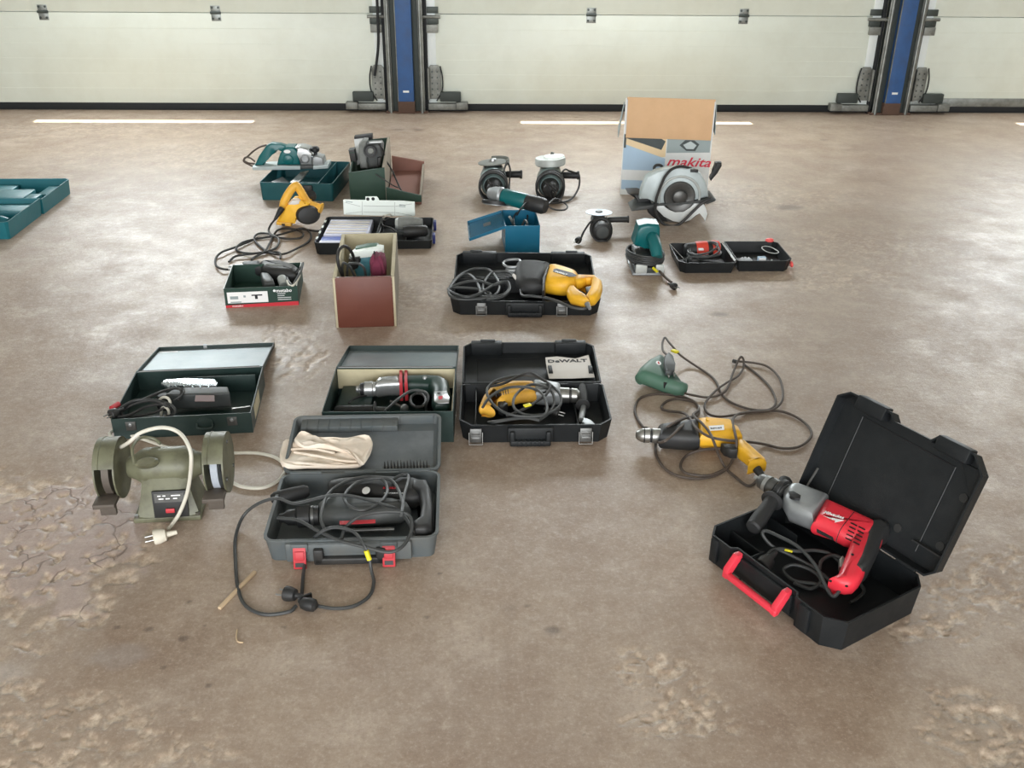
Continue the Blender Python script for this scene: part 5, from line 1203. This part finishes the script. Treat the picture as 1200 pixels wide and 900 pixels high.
P('collar', MB(F2).lathe([(-.005, .022), (.012, .030), (.014, .024)], (.075, .22, .05), (1, -.06, 0), 18), 'guard pale', t)
P('grip', MB(F2).lathe([(0, .024), (.02, .028), (.10, .026), (.11, .018)], (.11, .13, .04), (1, .1, 0), 16), 'tool black', t)
P('cord', MB(F2).tube([(.012, .32, .03), (.010, .29, .05), (.015, .24, .06), (.04, .27, .06), (.03, .31, .05), (.012, .28, .055), (.012, .20, .05), (.05, .16, .05), (.08, .12, .04)], .004), 'cord black', t)
P('wire', MB(F2).tube([(.008, .33, .05), (.010, .28, .07), (.024, .27, .075), (.04, .30, .07), (.045, .335, .05)], .0028), 'cord white', t)
# white board with a hanging tab, standing behind
S = sc(360, 225, .12917); Y = 4.395
t = thing('white_board', 'long white plastic board with a hanging tab standing behind the black organiser case', 'board', Matrix.Translation(onp(444, 254, (0, Y, 0), BACK)))
bd = vslab(t, 'panel', 'white plastic', [(325, 76), (335, 72), (500, 78), (880, 86), (975, 92), (978, 215), (965, 220), (600, 214), (330, 206)], Y, .012, .003, S=S)
vslab(t, 'hanging_tab', 'white plastic', [(528, 84), (528, 44), (630, 42), (645, 60), (655, 84)], Y + .002, .008, .001, S=S)
mb = MB()
for (x, y) in S([(550, 64), (598, 62)]): mb.lathe([(0, .008), (.0012, .008)], onp(x, y, (0, Y + .0018, 0), BACK), BACK, 12)
P('tab_hole', mb, 'print black', t, split=True)
mb = MB()
for pa, pb in (((345, 95), (480, 130)), ((510, 125), (790, 130)), ((800, 130), (950, 108)), ((350, 196), (500, 178)), ((510, 180), (790, 186)), ((800, 186), (950, 212)), ((498, 85), (500, 205)), ((795, 92), (795, 210))):
    mb.tube([onp(*S([pa])[0], (0, Y - .0003, 0), BACK), onp(*S([pb])[0], (0, Y - .0003, 0), BACK)], .0012, 5, raw=True)
P('pressed_line', mb, 'guard pale', bd, split=True)
mb = MB()
for pts in ([(350, 84), (412, 90), (412, 96), (350, 90)], [(835, 112), (892, 116), (892, 124), (835, 120)], [(835, 128), (892, 130), (892, 136), (835, 134)]): mb.prism(trace(S(pts), (0, Y - .0002, 0), BACK), (0, -.0006, 0))
P('small_print', mb, 'card grey', bd, split=True)

# ---- brown wooden box with a belt sander and a dust bag
F = frame(-.556, 3.198, 3.9); W, D, H = .218, .50, .193; th = .013
t = thing('wooden_box', 'tall open wooden box painted red-brown outside with bare cream plywood inside', 'box', F)
P('front_board', MB(F).box(.006, W - .006, 0, th, 0, H, .002), 'wood brown paint', t)
P('back_board', MB(F).box(0, W, D - th, D, 0, H, .001), 'plywood', t)
for xa, s in ((0, 1), (W - th, -1)): P('side_board', MB(F).box(xa, xa + th, .0, D - th, 0, H, .0015), 'plywood', t)
for xa in (-.0012, W - .0002): P('side_veneer', MB(F).box(xa, xa + .0014, .0, D, 0, H - .002), 'wood raw grey', t)
P('bottom_board', MB(F).box(th, W - th, th, D - th, .001, .012), 'plywood', t)
S = sc(380, 265, .08887); Y = 3.48
t = thing('belt_sander', 'pale teal and white sander standing in the brown wooden box', 'power tool', Matrix.Translation(onp(425, 330, (0, Y, 0), BACK)))
vslab(t, 'top_plate', 'white plastic', [(330, 385), (380, 350), (520, 320), (720, 292), (772, 300), (775, 385), (640, 400), (480, 420), (350, 425)], Y, .05, .006, S=S)
vslab(t, 'roller_strip', 'bosch green', [(405, 300), (560, 268), (680, 258), (712, 275), (560, 300), (420, 325)], Y + .03, .04, .004, S=S)
vslab(t, 'body', 'teal pale', [(380, 415), (470, 400), (610, 385), (625, 480), (600, 700), (430, 700), (380, 560)], Y + .004, .08, .012, 4, S=S)
vslab(t, 'motor_end', 'tool black', [(320, 440), (460, 420), (475, 470), (440, 560), (360, 600), (310, 540)], Y - .02, .05, .008, 4, S=S)
P('cord', MB().tube([onp(x, y, (0, yy, 0), BACK) for (x, y), yy in zip(S([(240, 660), (190, 520), (175, 400), (200, 310), (260, 265), (330, 300), (380, 390), (395, 480)]), (3.3, 3.28, 3.28, 3.3, 3.32, 3.36, 3.4, 3.44))], .006), 'cord black', t)
for pts in ([(250, 700), (235, 560), (250, 490), (290, 500), (340, 540), (380, 620), (420, 700)], [(300, 700), (310, 520), (370, 490), (450, 495), (520, 550), (545, 640), (540, 700)]):
    P('cord_loop', MB().tube([onp(x, y, (0, 3.36, 0), BACK) for x, y in S(pts)], .005), 'cord grey', t)
q = [onp(x, y, (0, 3.38, 0), BACK) for x, y in S([(600, 470), (620, 400), (660, 365), (700, 375), (760, 380), (800, 420), (820, 560), (800, 700), (640, 700), (615, 580)])]
q = smooth_path(q, True, 3); c_ = sum(q, V()) / len(q); rs = []
for s, dy in ((.5, -.045), (.8, -.035), (.98, -.012), (1, .01), (.9, .04), (.5, .055)): rs.append([c_ + (p - c_) * s * (1 + .03 * math.sin(i * 1.9)) + V((0, dy, 0)) for i, p in enumerate(q)])
t = thing('dust_bag', 'maroon cloth dust bag standing in the brown wooden box', 'bag', Matrix.Translation(c_))
P('bag', MB().rings(rs), 'maroon cloth', t)
mb = MB()
for pts in ([(650, 380), (640, 480), (690, 580), (760, 680)], [(720, 390), (760, 500), (790, 620)]): mb.tube([onp(x, y, (0, 3.345, 0), BACK) for x, y in S(pts)], .006, 7)
P('seam', mb, 'maroon cloth', t, split=True)
P('tie', MB().tube([onp(x, y, (0, 3.37, 0), BACK) for x, y in S([(662, 400), (658, 330)])], .003), 'tool black', t)

# ---- angle grinders lying on their backs, discs upwards
def big_grinder(label, x, y, rz, disc, side, dr=.080):
    F = frame(x, y, rz); t = thing('angle_grinder', label, 'angle grinder', F, 'big angle grinders')
    P('body', MB(F).lathe([(0, .052), (.02, .064), (.08, .072), (.16, .070), (.19, .060)], (0, .05, .073), (0, 1, .0), 24, sq=(1.0, 1.0)), 'hammered grey', t)
    P('gear_head', MB(F).box(-.056, .056, .19, .285, .020, .128, .022, seg=4), 'hammered grey', t)
    P('neck', MB(F).lathe([(0, .050), (.012, .050), (.016, .040), (.03, .034)], (0, .235, .118), (0, 0, 1), 24), 'tool dark grey', t)
    P('rear_grip', MB(F).lathe([(0, .022), (.008, .036), (.06, .044), (.08, .052)], (0, -.02, .066), (0, 1, .06), 20), 'tool black', t)
    df = F @ T(0, .235, .148) @ RX(-2) @ RY(-5 if disc else -3)
    if disc:
        P('disc', MB(df).lathe([(0, .02), (0, dr), (.005, dr), (.010, .04), (.010, .0)], (0, 0, 0), (0, 0, 1), 32), 'disc grey', t, label='grey grinding disc')
        mb = MB(df); N_ = 18; rs = []
        for k in range(N_ + 1):
            a_ = R(-35 + 130 * k / N_); c, s = math.cos(a_), math.sin(a_); r1, r2 = dr + .006, dr + .002
            rs.append([(c * r1, s * r1, -.012), (c * r1, s * r1, .018), (c * r2, s * r2, .018), (c * r2, s * r2, -.012)])
        P('guard', mb.rings(rs), 'disc grey', t)
        P('flange_nut', MB(df).lathe([(.008, .02), (.02, .018), (.022, .012)], (0, 0, 0), (0, 0, 1), 16), 'alu bright', t)
    else:
        P('guard', MB(df).lathe([(-.008, .03), (-.008, dr - .004), (-.004, dr), (.026, dr), (.030, dr - .003), (.030, .03)], (0, 0, 0), (0, 0, 1), 32), 'guard pale', t, label='pale round wheel guard')
        P('wheel', MB(df).lathe([(.030, .056), (.036, .054), (.038, .02)], (.02, .015, 0), (0, 0, 1), 24), 'white plastic', t)
        P('spindle', MB(df).lathe([(.036, .010), (.048, .009)], (.0, .05, 0), (.3, .1, 1), 12), 'tool dark grey', t)
    P('side_handle', MB(F).lathe([(0, .012), (.012, .020), (.016, .014), (.022, .018), (.09, .019), (.092, .023), (.102, .023), (.104, .018)], (.052, .235, .085), (1, -.05, .02), 16), 'tool black', t, label='black side handle')
    for k in range(4):
        r_ = .070 + .002 * (k % 2); yy = .0 + .024 * k
        pts = [(r_ * math.cos(a_), yy + .02 + .028 * math.sin(a_ + .4 * k), max(.007, .072 + r_ * math.sin(a_))) for a_ in [2 * math.pi * i / 16 for i in range(16)]]
        P('cord', MB(F).tube(pts, .0055, closed=True, sub=4), 'cord black', t)
    for k in range(2):
        P('cord_bight', MB(F).tube([(-.03 + .02 * k, -.01, .12 - .02 * k), (-.01 + .02 * k, -.028, .09), (.0 + .02 * k, -.03, .05), (.01 + .015 * k, -.01, .02)], .005), 'cord black', t)
    if side:
        P('cord_end', MB(F).tube([(.05, .10, .12), (.075, .14, .14), (.10, .19, .12), (.14, .22, .10), (.155, .22, .085), (.15, .15, .04), (.11, .05, .010), (.05, -.02, .010), (-.01, -.03, .010)], .005), 'cord black', t)
    else:
        P('cord_end', MB(F).tube([(.05, .10, .12), (.062, .15, .15), (.075, .18, .16), (.088, .17, .13), (.085, .14, .08), (.082, .08, .05)], .005), 'cord black', t)
    plug(t, F @ V((.02, -.03, .07)), F.to_3x3() @ V((.2, -1, -.1)), 'tool black', .8)
    return t
big_grinder('heavy grey angle grinder with an open grey disc, behind the teal grinder', .022, 4.80, 0, True, False)
big_grinder('heavy grey angle grinder with a pale round guard and looping cord', .312, 4.79, -3, False, True)
F = frame(.515, 4.17, 2)
t = thing('angle_grinder', 'small black angle grinder with a pale shiny disc on top', 'angle grinder', F)
P('body', MB(F).lathe([(0, .030), (.006, .040), (.03, .043), (.10, .038), (.13, .030)], (0, 0, .045), (0, 1, .0), 22), 'tool black', t)
P('rear_cap', MB(F).lathe([(-.004, .016), (-.002, .028), (.004, .030)], (0, 0, .045), (0, 1, .04), 20), 'tool dark grey', t)
P('gear_head', MB(F).box(-.034, .034, .11, .175, .012, .078, .012, seg=4).lathe([(0, .024), (.018, .020)], (0, .142, .076), (0, 0, 1), 16), 'tool dark grey', t)
df = F @ T(0, .142, .096) @ RX(-3)
P('disc', MB(df).lathe([(0, .01), (0, .062), (.002, .062), (.003, .01)], (0, 0, 0), (0, 0, 1), 28), 'pale disc', t, label='pale shiny cutting disc')
P('flange_nut', MB(df).lathe([(.002, .018), (.008, .016), (.010, .010)], (0, 0, 0), (0, 0, 1), 14), 'steel dark', t)
P('side_handle', MB(F).lathe([(0, .008), (.004, .018), (.008, .010), (.016, .013), (.10, .0145), (.102, .017), (.108, .017)], (.034, .142, .060), (1, -.03, .03), 14), 'tool black', t)
for k in range(2): P('cord', MB(F).tube([((.046 + .003 * k) * math.cos(a_), .03 + .02 * k + .03 * math.sin(a_), max(.006, .046 + .046 * math.sin(a_))) for a_ in [2 * math.pi * i / 12 for i in range(12)]], .0045, closed=True, sub=4), 'cord black', t)
P('cord_end', MB(F).tube([(-.02, .06, .09), (-.05, .05, .08), (-.08, .02, .05), (-.095, 0, .03)], .0045), 'cord black', t)
plug(t, F @ V((-.118, -.035, .018)), V((-.5, -.8, -.2)), 'tool black', .85)

# ---- teal steel box with a teal angle grinder laid across it
F = frame(.070, 4.016, 2.8); W, D, H = .152, .236, .125
t = thing('steel_box', 'bright teal sheet steel box with its lid hanging open to one side', 'box', F)
P('box', MB(F).tray([(0, 0), (W, 0), (W, D), (0, D)], 0, H, .002, .003), 'teal steel', t)
LF = F @ T(-.002, 0, H) @ RY(-17) @ T(-.165, 0, 0)
lid = P('lid', MB(LF).tray([(0, -.02), (.165, 0), (.165, D), (0, D - .005)], -.012, 0, .002, .0015), 'teal steel', t)
P('lid_inside', MB(LF).box(.004, .160, .0, D - .008, -.0105, -.0095), 'teal steel inside', lid, label='shiny inside of the lid')
P('lid_plate', MB(LF).box(.07, .105, .105, .15, -.0095, -.0085), 'tool dark grey', lid)
S = sc(540, 170, .1444)
t = thing('angle_grinder', 'teal and black angle grinder with a silver head lying on the teal steel box', 'angle grinder', Matrix.Translation(G(600, 240, .125)))
a = G(*S([(345, 415)])[0], .178); b = G(*S([(690, 500)])[0], .163); u = b - a; L_ = u.length
P('motor_housing', MB().lathe([(0, .034), (.01, .037), (L_ * .55, .036), (L_ * .58, .033)], a, u, 20), 'teal tool', t, label='teal motor housing')
P('rear_grip', MB().lathe([(L_ * .53, .034), (L_ * .6, .036), (L_ * .93, .037), (L_, .030)], a, u, 20), 'tool black', t, label='black rear grip')
P('gear_head', MB().lathe([(-.002, .036), (-.012, .040), (-.016, .038), (-.05, .034), (-.075, .024)], a, u, 18), 'alu cast', t, label='silver gear head')
hq = a - u.normalized() * .035
P('guard', MB().lathe([(-.044, .055), (-.042, .066), (-.028, .066), (-.026, .05)], hq, V((.1, .25, 1)), 26), 'tool black', t)
P('disc', MB().lathe([(-.049, .045), (-.047, .060), (-.044, .060)], hq, V((.1, .25, 1)), 26), 'alu cast', t)
cord(t, [(640, 242, .155), (650, 233, .15), (660, 237, .14), (665, 242, .13), (661, 246, .13), (648, 245, .14), (632, 236, .17), (618, 237, .18), (610, 245, .17), (606, 252, .12)], .0038, 'cord black')
cord(t, [(604, 268, .08), (602, 255, .10), (610, 246, .12), (618, 252, .10), (616, 266, .07)], .004, 'cord black')
t = thing('grinder_wrench', 'pale flat wrench standing in the teal steel box', 'wrench', Matrix.Translation(G(598, 262, .05)))
P('shank', MB().tube([G(602, 264, .06), G(599, 257, .10), G(597, 254, .115)], .006), 'guard pale', t)
P('head', MB().tube([G(612, 264, .07), G(615, 258, .10), G(618, 262, .09), (G(616, 266, .06))], .005), 'alu bright', t)

# ---- circular saw box and the circular saw
F = frame(.693, 4.954, -8.0); W, D, H = .452, .30, .496
t = thing('cardboard_box', 'tall printed cardboard box with its tan front flap folded down', 'box', F)
P('front_panel', MB(F).box(0, W, 0, .004, 0, H), 'card white', t)
P('back_panel', MB(F).box(0, W, D - .004, D, 0, H - .09), 'card grey', t)
for xa in (0, W - .004): P('side_panel', MB(F).prism([(xa, .004, 0), (xa, D - .004, 0), (xa, D - .004, H - .09), (xa, .004, H)], (.004, 0, 0)), 'card white', t)
P('bottom_panel', MB(F).box(.004, W - .004, .004, D - .004, .0, .004), 'cardboard', t)
P('front_flap', MB(F).box(.012, W - .008, -.010, -.006, H - .195, H + .004, .001, m=T(0, 0, 0)), 'cardboard', t, label='tan front flap folded down')
P('flap_fold', MB(F).cyl((.008, -.003, H + .002), (W - .004, -.003, H + .002), .006, n=10), 'cardboard', t)
P('side_flap', MB(F).prism([(-.004, .02, H - .02), (-.004, D - .02, H - .09), (-.030, D - .03, H - .20), (-.026, .01, H - .20)], (-.003, 0, 0)), 'card grey', t)
P('side_flap', MB(F).prism([(W + .004, .02, H - .02), (W + .004, D - .02, H - .09), (W + .010, D - .03, H - .17), (W + .010, .01, H - .17)], (.003, 0, 0)), 'card grey', t)
def fp(name, m, pts, lift=.0008, tt=None):   # flat print on the front, coordinates as (x, z) shares of the face
    return P(name, MB(F).prism([(x * W, -lift, z * H) for x, z in pts], (0, lift * .6, 0)), m, t)
fp('print_cream', 'card cream', [(.01, .36), (.49, .42), (.49, .62), (.01, .62)], .0012)
fp('print_blue', 'card blue', [(.01, .27), (.49, .27), (.49, .40), (.01, .54)], .002)
fp('print_grey', 'card grey', [(.50, .46), (.985, .48), (.985, .62), (.50, .62)], .0012)
fp('print_tool', 'card dark', [(.03, .60), (.44, .49), (.48, .58), (.40, .62), (.10, .62)], .0028)
fp('print_tool', 'card dark', [(.64, .545), (.72, .49), (.82, .49), (.86, .56), (.80, .60), (.70, .60)], .0028)
fp('print_tool', 'saw grey', [(.68, .55), (.72, .51), (.80, .51), (.83, .55), (.76, .59)], .0036)
fp('print_strip', 'card blue', [(.01, .06), (.49, .06), (.49, .16), (.01, .16)], .0012)
fp('print_dark', 'card dark', [(.01, .50), (.035, .50), (.035, .64), (.01, .64)], .0036)
P('lettering', MB().text('makita', .225, F @ T(.345, -.0010, .186) @ RX(90), .0008, .015, .35, height=.048), 'makita red', t, label='red brand lettering')
S = sc(735, 185, .1); Y = 4.47
t = thing('circular_saw', 'grey circular saw with a white lower blade guard standing in front of the printed box', 'circular saw', Matrix.Translation(onp(795, 262, (0, Y, 0), BACK)))
ctr = onp(*S([(610, 455)])[0], (0, Y, 0), BACK)
vslab(t, 'upper_guard', 'saw grey', [(150, 490), (165, 380), (230, 230), (340, 160), (480, 130), (640, 110), (770, 130), (860, 180), (920, 280), (945, 380), (955, 465), (830, 480), (760, 500), (430, 545), (330, 560), (320, 480), (240, 480)], Y, .06, .010, 4, S=S, label='grey upper guard')
P('guard_ring', MB().tube([ctr + V((.098 * math.cos(k * math.pi / 20), -.002, .098 * math.sin(k * math.pi / 20))) for k in range(-4, 25)], .006, 8, raw=True), 'guard pale', t)
P('lower_guard', MB().prism(trace(S([(325, 565), (430, 555), (470, 610), (560, 645), (660, 640), (740, 590), (780, 535), (880, 520), (920, 580), (940, 660), (918, 750), (890, 690), (850, 640), (810, 670), (740, 730), (640, 765), (540, 745), (430, 690), (350, 610)]), (0, Y - .012, 0), BACK), (0, .022, 0), .003, 2), 'saw white', t, label='white lower blade guard')
bl = P('blade', MB().lathe([(0, .03), (0, .135), (.002, .135), (.002, .03)], ctr + V((0, .014, 0)), V((0, -1, 0)), 48), 'steel dark', t, label='saw blade')
P('blade_teeth', MB().prism([ctr + V((math.cos(k * math.pi / 48) * (.138 if k % 2 else .131), .015, math.sin(k * math.pi / 48) * (.138 if k % 2 else .131))) for k in range(96)], (0, .002, 0)), 'steel dark', bl)
P('bearing_cover', MB().lathe([(0, .076), (.006, .075), (.010, .070), (.008, .042), (.004, .036), (.014, .032), (.018, .024), (.018, .0)], ctr + V((0, -.004, 0)), V((0, -1, 0)), 32), 'steel dark', t, label='dark round bearing cover')
P('base_plate', MB().prism([onp(x, y, (0, Y - .022, 0), BACK) for x, y in S([(52, 625), (140, 575), (330, 548), (860, 505), (1000, 468), (1042, 490), (1030, 510), (940, 545), (880, 525), (340, 562), (215, 610)])], (0, .15, 0), .002), 'tool dark grey', t, label='dark base plate on edge')
vslab(t, 'guard_lever', 'tool black', [(745, 140), (835, 145), (830, 175), (742, 170)], Y - .008, .02, .003, S=S)
vslab(t, 'motor', 'tool black', [(10, 425), (150, 420), (310, 480), (310, 550), (220, 560), (150, 500)], Y + .05, .12, .015, 4, S=S)
vslab(t, 'rear_foot', 'tool black', [(215, 560), (330, 575), (350, 620), (430, 700), (500, 745), (420, 790), (330, 720), (250, 650)], Y + .01, .05, .01, 4, S=S)
vslab(t, 'front_grip', 'tool black', [(1040, 60), (1110, 55), (1110, 100), (1060, 180), (985, 275), (972, 240), (1030, 160)], Y + .10, .04, .01, 4, S=S)
P('cord', MB().tube([onp(x, y, (0, yy, 0), BACK) for (x, y), yy in zip(S([(335, 545), (340, 480), (370, 390), (410, 290), (450, 210), (520, 135), (620, 100), (720, 115), (760, 130)]), tuple(Y + d_ for d_ in (-.04, -.04, -.035, -.03, -.02, -.015, -.01, .01, .04)))], .0068), 'cord black', t)
P('cord_lower', MB().tube([onp(x, y, (0, yy, 0), BACK) for (x, y), yy in zip(S([(335, 545), (330, 620), (370, 720), (440, 780), (540, 800), (620, 770), (700, 700), (790, 610), (880, 530), (980, 480)]), tuple(Y + d_ for d_ in (-.04, -.04, -.045, -.05, -.05, -.05, -.045, -.04, -.035, -.03)))], .0068), 'cord black', t)
P('cord_loop', MB().tube([onp(x, y, (0, Y + .09, 0), BACK) for x, y in S([(345, 170), (315, 125), (340, 88), (395, 90), (425, 130), (430, 145)])], .007), 'cord black', t)

# ---- orbital sander
S = sc(675, 240, .1167); F = frame(.655, 3.735, 0); Y = 3.78
t = thing('orbital_sander', 'teal orbital sander with its cord wound round the base', 'sander', F)
P('base_plate', MB(F).box(-.06, .07, .0, .22, .0, .010, .003), 'alu cast', t)
for xa, xb in ((-.048, .0), (.035, .07)): P('paper_clamp', MB(F).box(xa, xb, -.002, .012, .010, .048, .004), 'guard pale', t)
P('pad', MB(F).box(-.055, .065, .012, .21, .010, .030, .004), 'tool dark grey', t)
P('lower_body', MB(F).box(-.05, .06, .02, .20, .028, .075, .016, seg=4), 'tool black', t)
q = S([(580, 400), (620, 280), (632, 215), (720, 195), (835, 205), (848, 240), (846, 400), (836, 450), (760, 460), (690, 440), (600, 420)])
P('motor_housing', MB().prism(trace(q, (0, 3.82, 0), BACK), (0, .10, 0), .02, 5), 'teal tool', t, label='teal motor housing')
a = onp(*S([(765, 330)])[0], (0, 3.82, 0), BACK); b = onp(*S([(815, 560)])[0], (0, 3.735, 0), BACK)
gp = smooth_path([a + V((0, .04, .0)), a, (a + b) / 2 + V((.002, -.006, .012)), b + V((0, .004, .012))]); P('grip', MB().tube(gp, [.022 + .005 * math.sin(3.1 * k / len(gp)) for k in range(len(gp))], 12, raw=True), 'teal tool', t, label='teal grip')
for k in range(5):
    pts = [(.004 + (.076 + .003 * (k % 2)) * math.cos(a_), .105 + .108 * math.sin(a_), .040 + .0085 * k + .010 * math.cos(a_ + 2)) for a_ in [2 * math.pi * i / 14 for i in range(14)]]
    P('cord', MB(F).tube(pts, .0042, closed=True, sub=4), 'cord grey', t)
cord(t, [q_ + (z,) for q_, z in zip(S([(805, 570), (790, 620), (840, 670), (900, 730), (960, 780)]), (.055, .03, .02, .012, .012))], .0055, 'cord brown')
plug(t, G(*S([(1000, 825)])[0], .014), V((.6, -.8, -.05)), 'tool black', .8)
P('tag', MB().cyl(G(*S([(775, 635)])[0], .035), G(*S([(815, 672)])[0], .028), .006, n=8), 'yellow tag', t)

# ---- small black case with coral catches
F = frame(.797, 3.752, .4); W, D, H = .232, .258, .050
t = thing('tool_case', 'small black case with two coral red catches, opened flat', 'tool case', F)
P('base', MB(F).tray(chamfer_rect(-.008, W, 0, D, (.028, .008, .0, .016)), 0, H, .004, .004, .014), 'case black', t)
F2 = frame(1.040, 3.775, .4)
lid = P('lid', MB(F2).tray(chamfer_rect(0, .236, 0, .258, (.006, .03, .02, .0)), 0, H, .004, .004, .012), 'case black', t)
P('hinge', MB(F).cyl((W + .004, .03, H - .004), (W + .006, D, H - .004), .005, n=8), 'steel dark', t)
P('rim_wire', MB(F).tube([(W - .004, .02, H + .001), (W - .004, D - .01, H + .001)], .0015, 5, raw=True).tube([(.02, .05, H + .001), (-.004, D - .02, H + .001)], .0015, 5, raw=True), 'steel', t, split=True)
P('handle_slot', MB(F2).tube([(.165, .15, H - .012), (.155, .20, H - .012), (.175, .225, H - .012), (.20, .21, H - .012), (.215, .15, H - .012), (.195, .13, H - .012)], .0022, 6, closed=True), 'guard pale', lid, label='pale rim of the handle slot')
P('catch', MB(F2).lathe([(0, .014), (.004, .018), (.014, .016), (.018, .008)], (.205, .262, H - .006), (0, .3, 1), 14, sq=(1.1, .9)), 'coral plastic', t, label='coral red catch')
P('catch', MB(F2).lathe([(0, .010), (.004, .014), (.010, .012)], (.24, .05, .016), (1, 0, .2), 14), 'coral plastic', t, label='coral red catch')
t = thing('jigsaw', 'black and orange-red small power tool wrapped in its cord in the small black case', 'power tool', F @ T(.1, .12, .01))
P('body', MB(F).lathe([(0, .022), (.01, .032), (.10, .034), (.15, .028), (.16, .018)], (.045, .17, .045), (1, .02, .06), 18), 'tool black', t)
P('top_shell', MB(F).lathe([(.05, .0345), (.06, .036), (.09, .036), (.10, .0345)], (.045, .17, .045), (1, .02, .06), 18), 'orange red', t, label='orange-red band')
P('end_shell', MB(F).lathe([(.12, .033), (.13, .034), (.15, .030), (.156, .020)], (.045, .17, .048), (1, .02, .06), 18), 'orange red', t)
P('grip', MB(F).box(.05, .09, .05, .16, .012, .05, .012, seg=3), 'tool black', t)
P('white_plate', MB(F).box(.098, .120, .125, .14, .06, .068, .002), 'print white', t)
for k in range(3): P('cord', MB(F).tube([(.12 + (.07 - .01 * k) * math.cos(a_), .11 + (.06 + .01 * k) * math.sin(a_), .060 + .012 * k * math.sin(a_ + k) + .008 * k) for a_ in [2 * math.pi * i / 10 for i in range(10)]], .0042, closed=True, sub=4), 'cord grey', t)
P('cord_end', MB(F).tube([(.02, .04, .045), (.05, .06, .056), (.09, .05, .058), (.13, .07, .06)], .0042), 'cord grey', t)
t = thing('carton', 'tiny white and pale blue carton standing in the lid of the small black case', 'carton', F2 @ T(.11, .05, .008))
P('body', MB(F2).box(.095, .128, .03, .05, .005, .054, .001), 'card blue', t)
P('white_face', MB(F2).box(.097, .126, .0292, .03, .03, .052), 'print white', t)
t = thing('plastic_bag', 'small crumpled clear bag lying in the lid of the small black case', 'bag', F2 @ T(.04, .05, .006))
rs = []
for z, s in ((.005, 1), (.02, 1.05), (.035, .8), (.048, .35)): rs.append([(.045 + .035 * s * math.cos(a_) * (1 + .15 * math.sin(3 * a_)), .045 + .03 * s * math.sin(a_) * (1 + .15 * math.cos(4 * a_)), z + .004 * math.sin(5 * a_)) for a_ in [2 * math.pi * i / 14 for i in range(14)]])
P('bag', MB(F2).rings(rs), 'clear bag', t)
t = thing('allen_key', 'small bent steel key lying in the lid of the small black case', 'key', F2 @ T(.16, .05, .01))
P('key', MB(F2).tube([(.152, .03, .045), (.155, .032, .03), (.178, .034, .028)], .004, 6), 'alu bright', t)
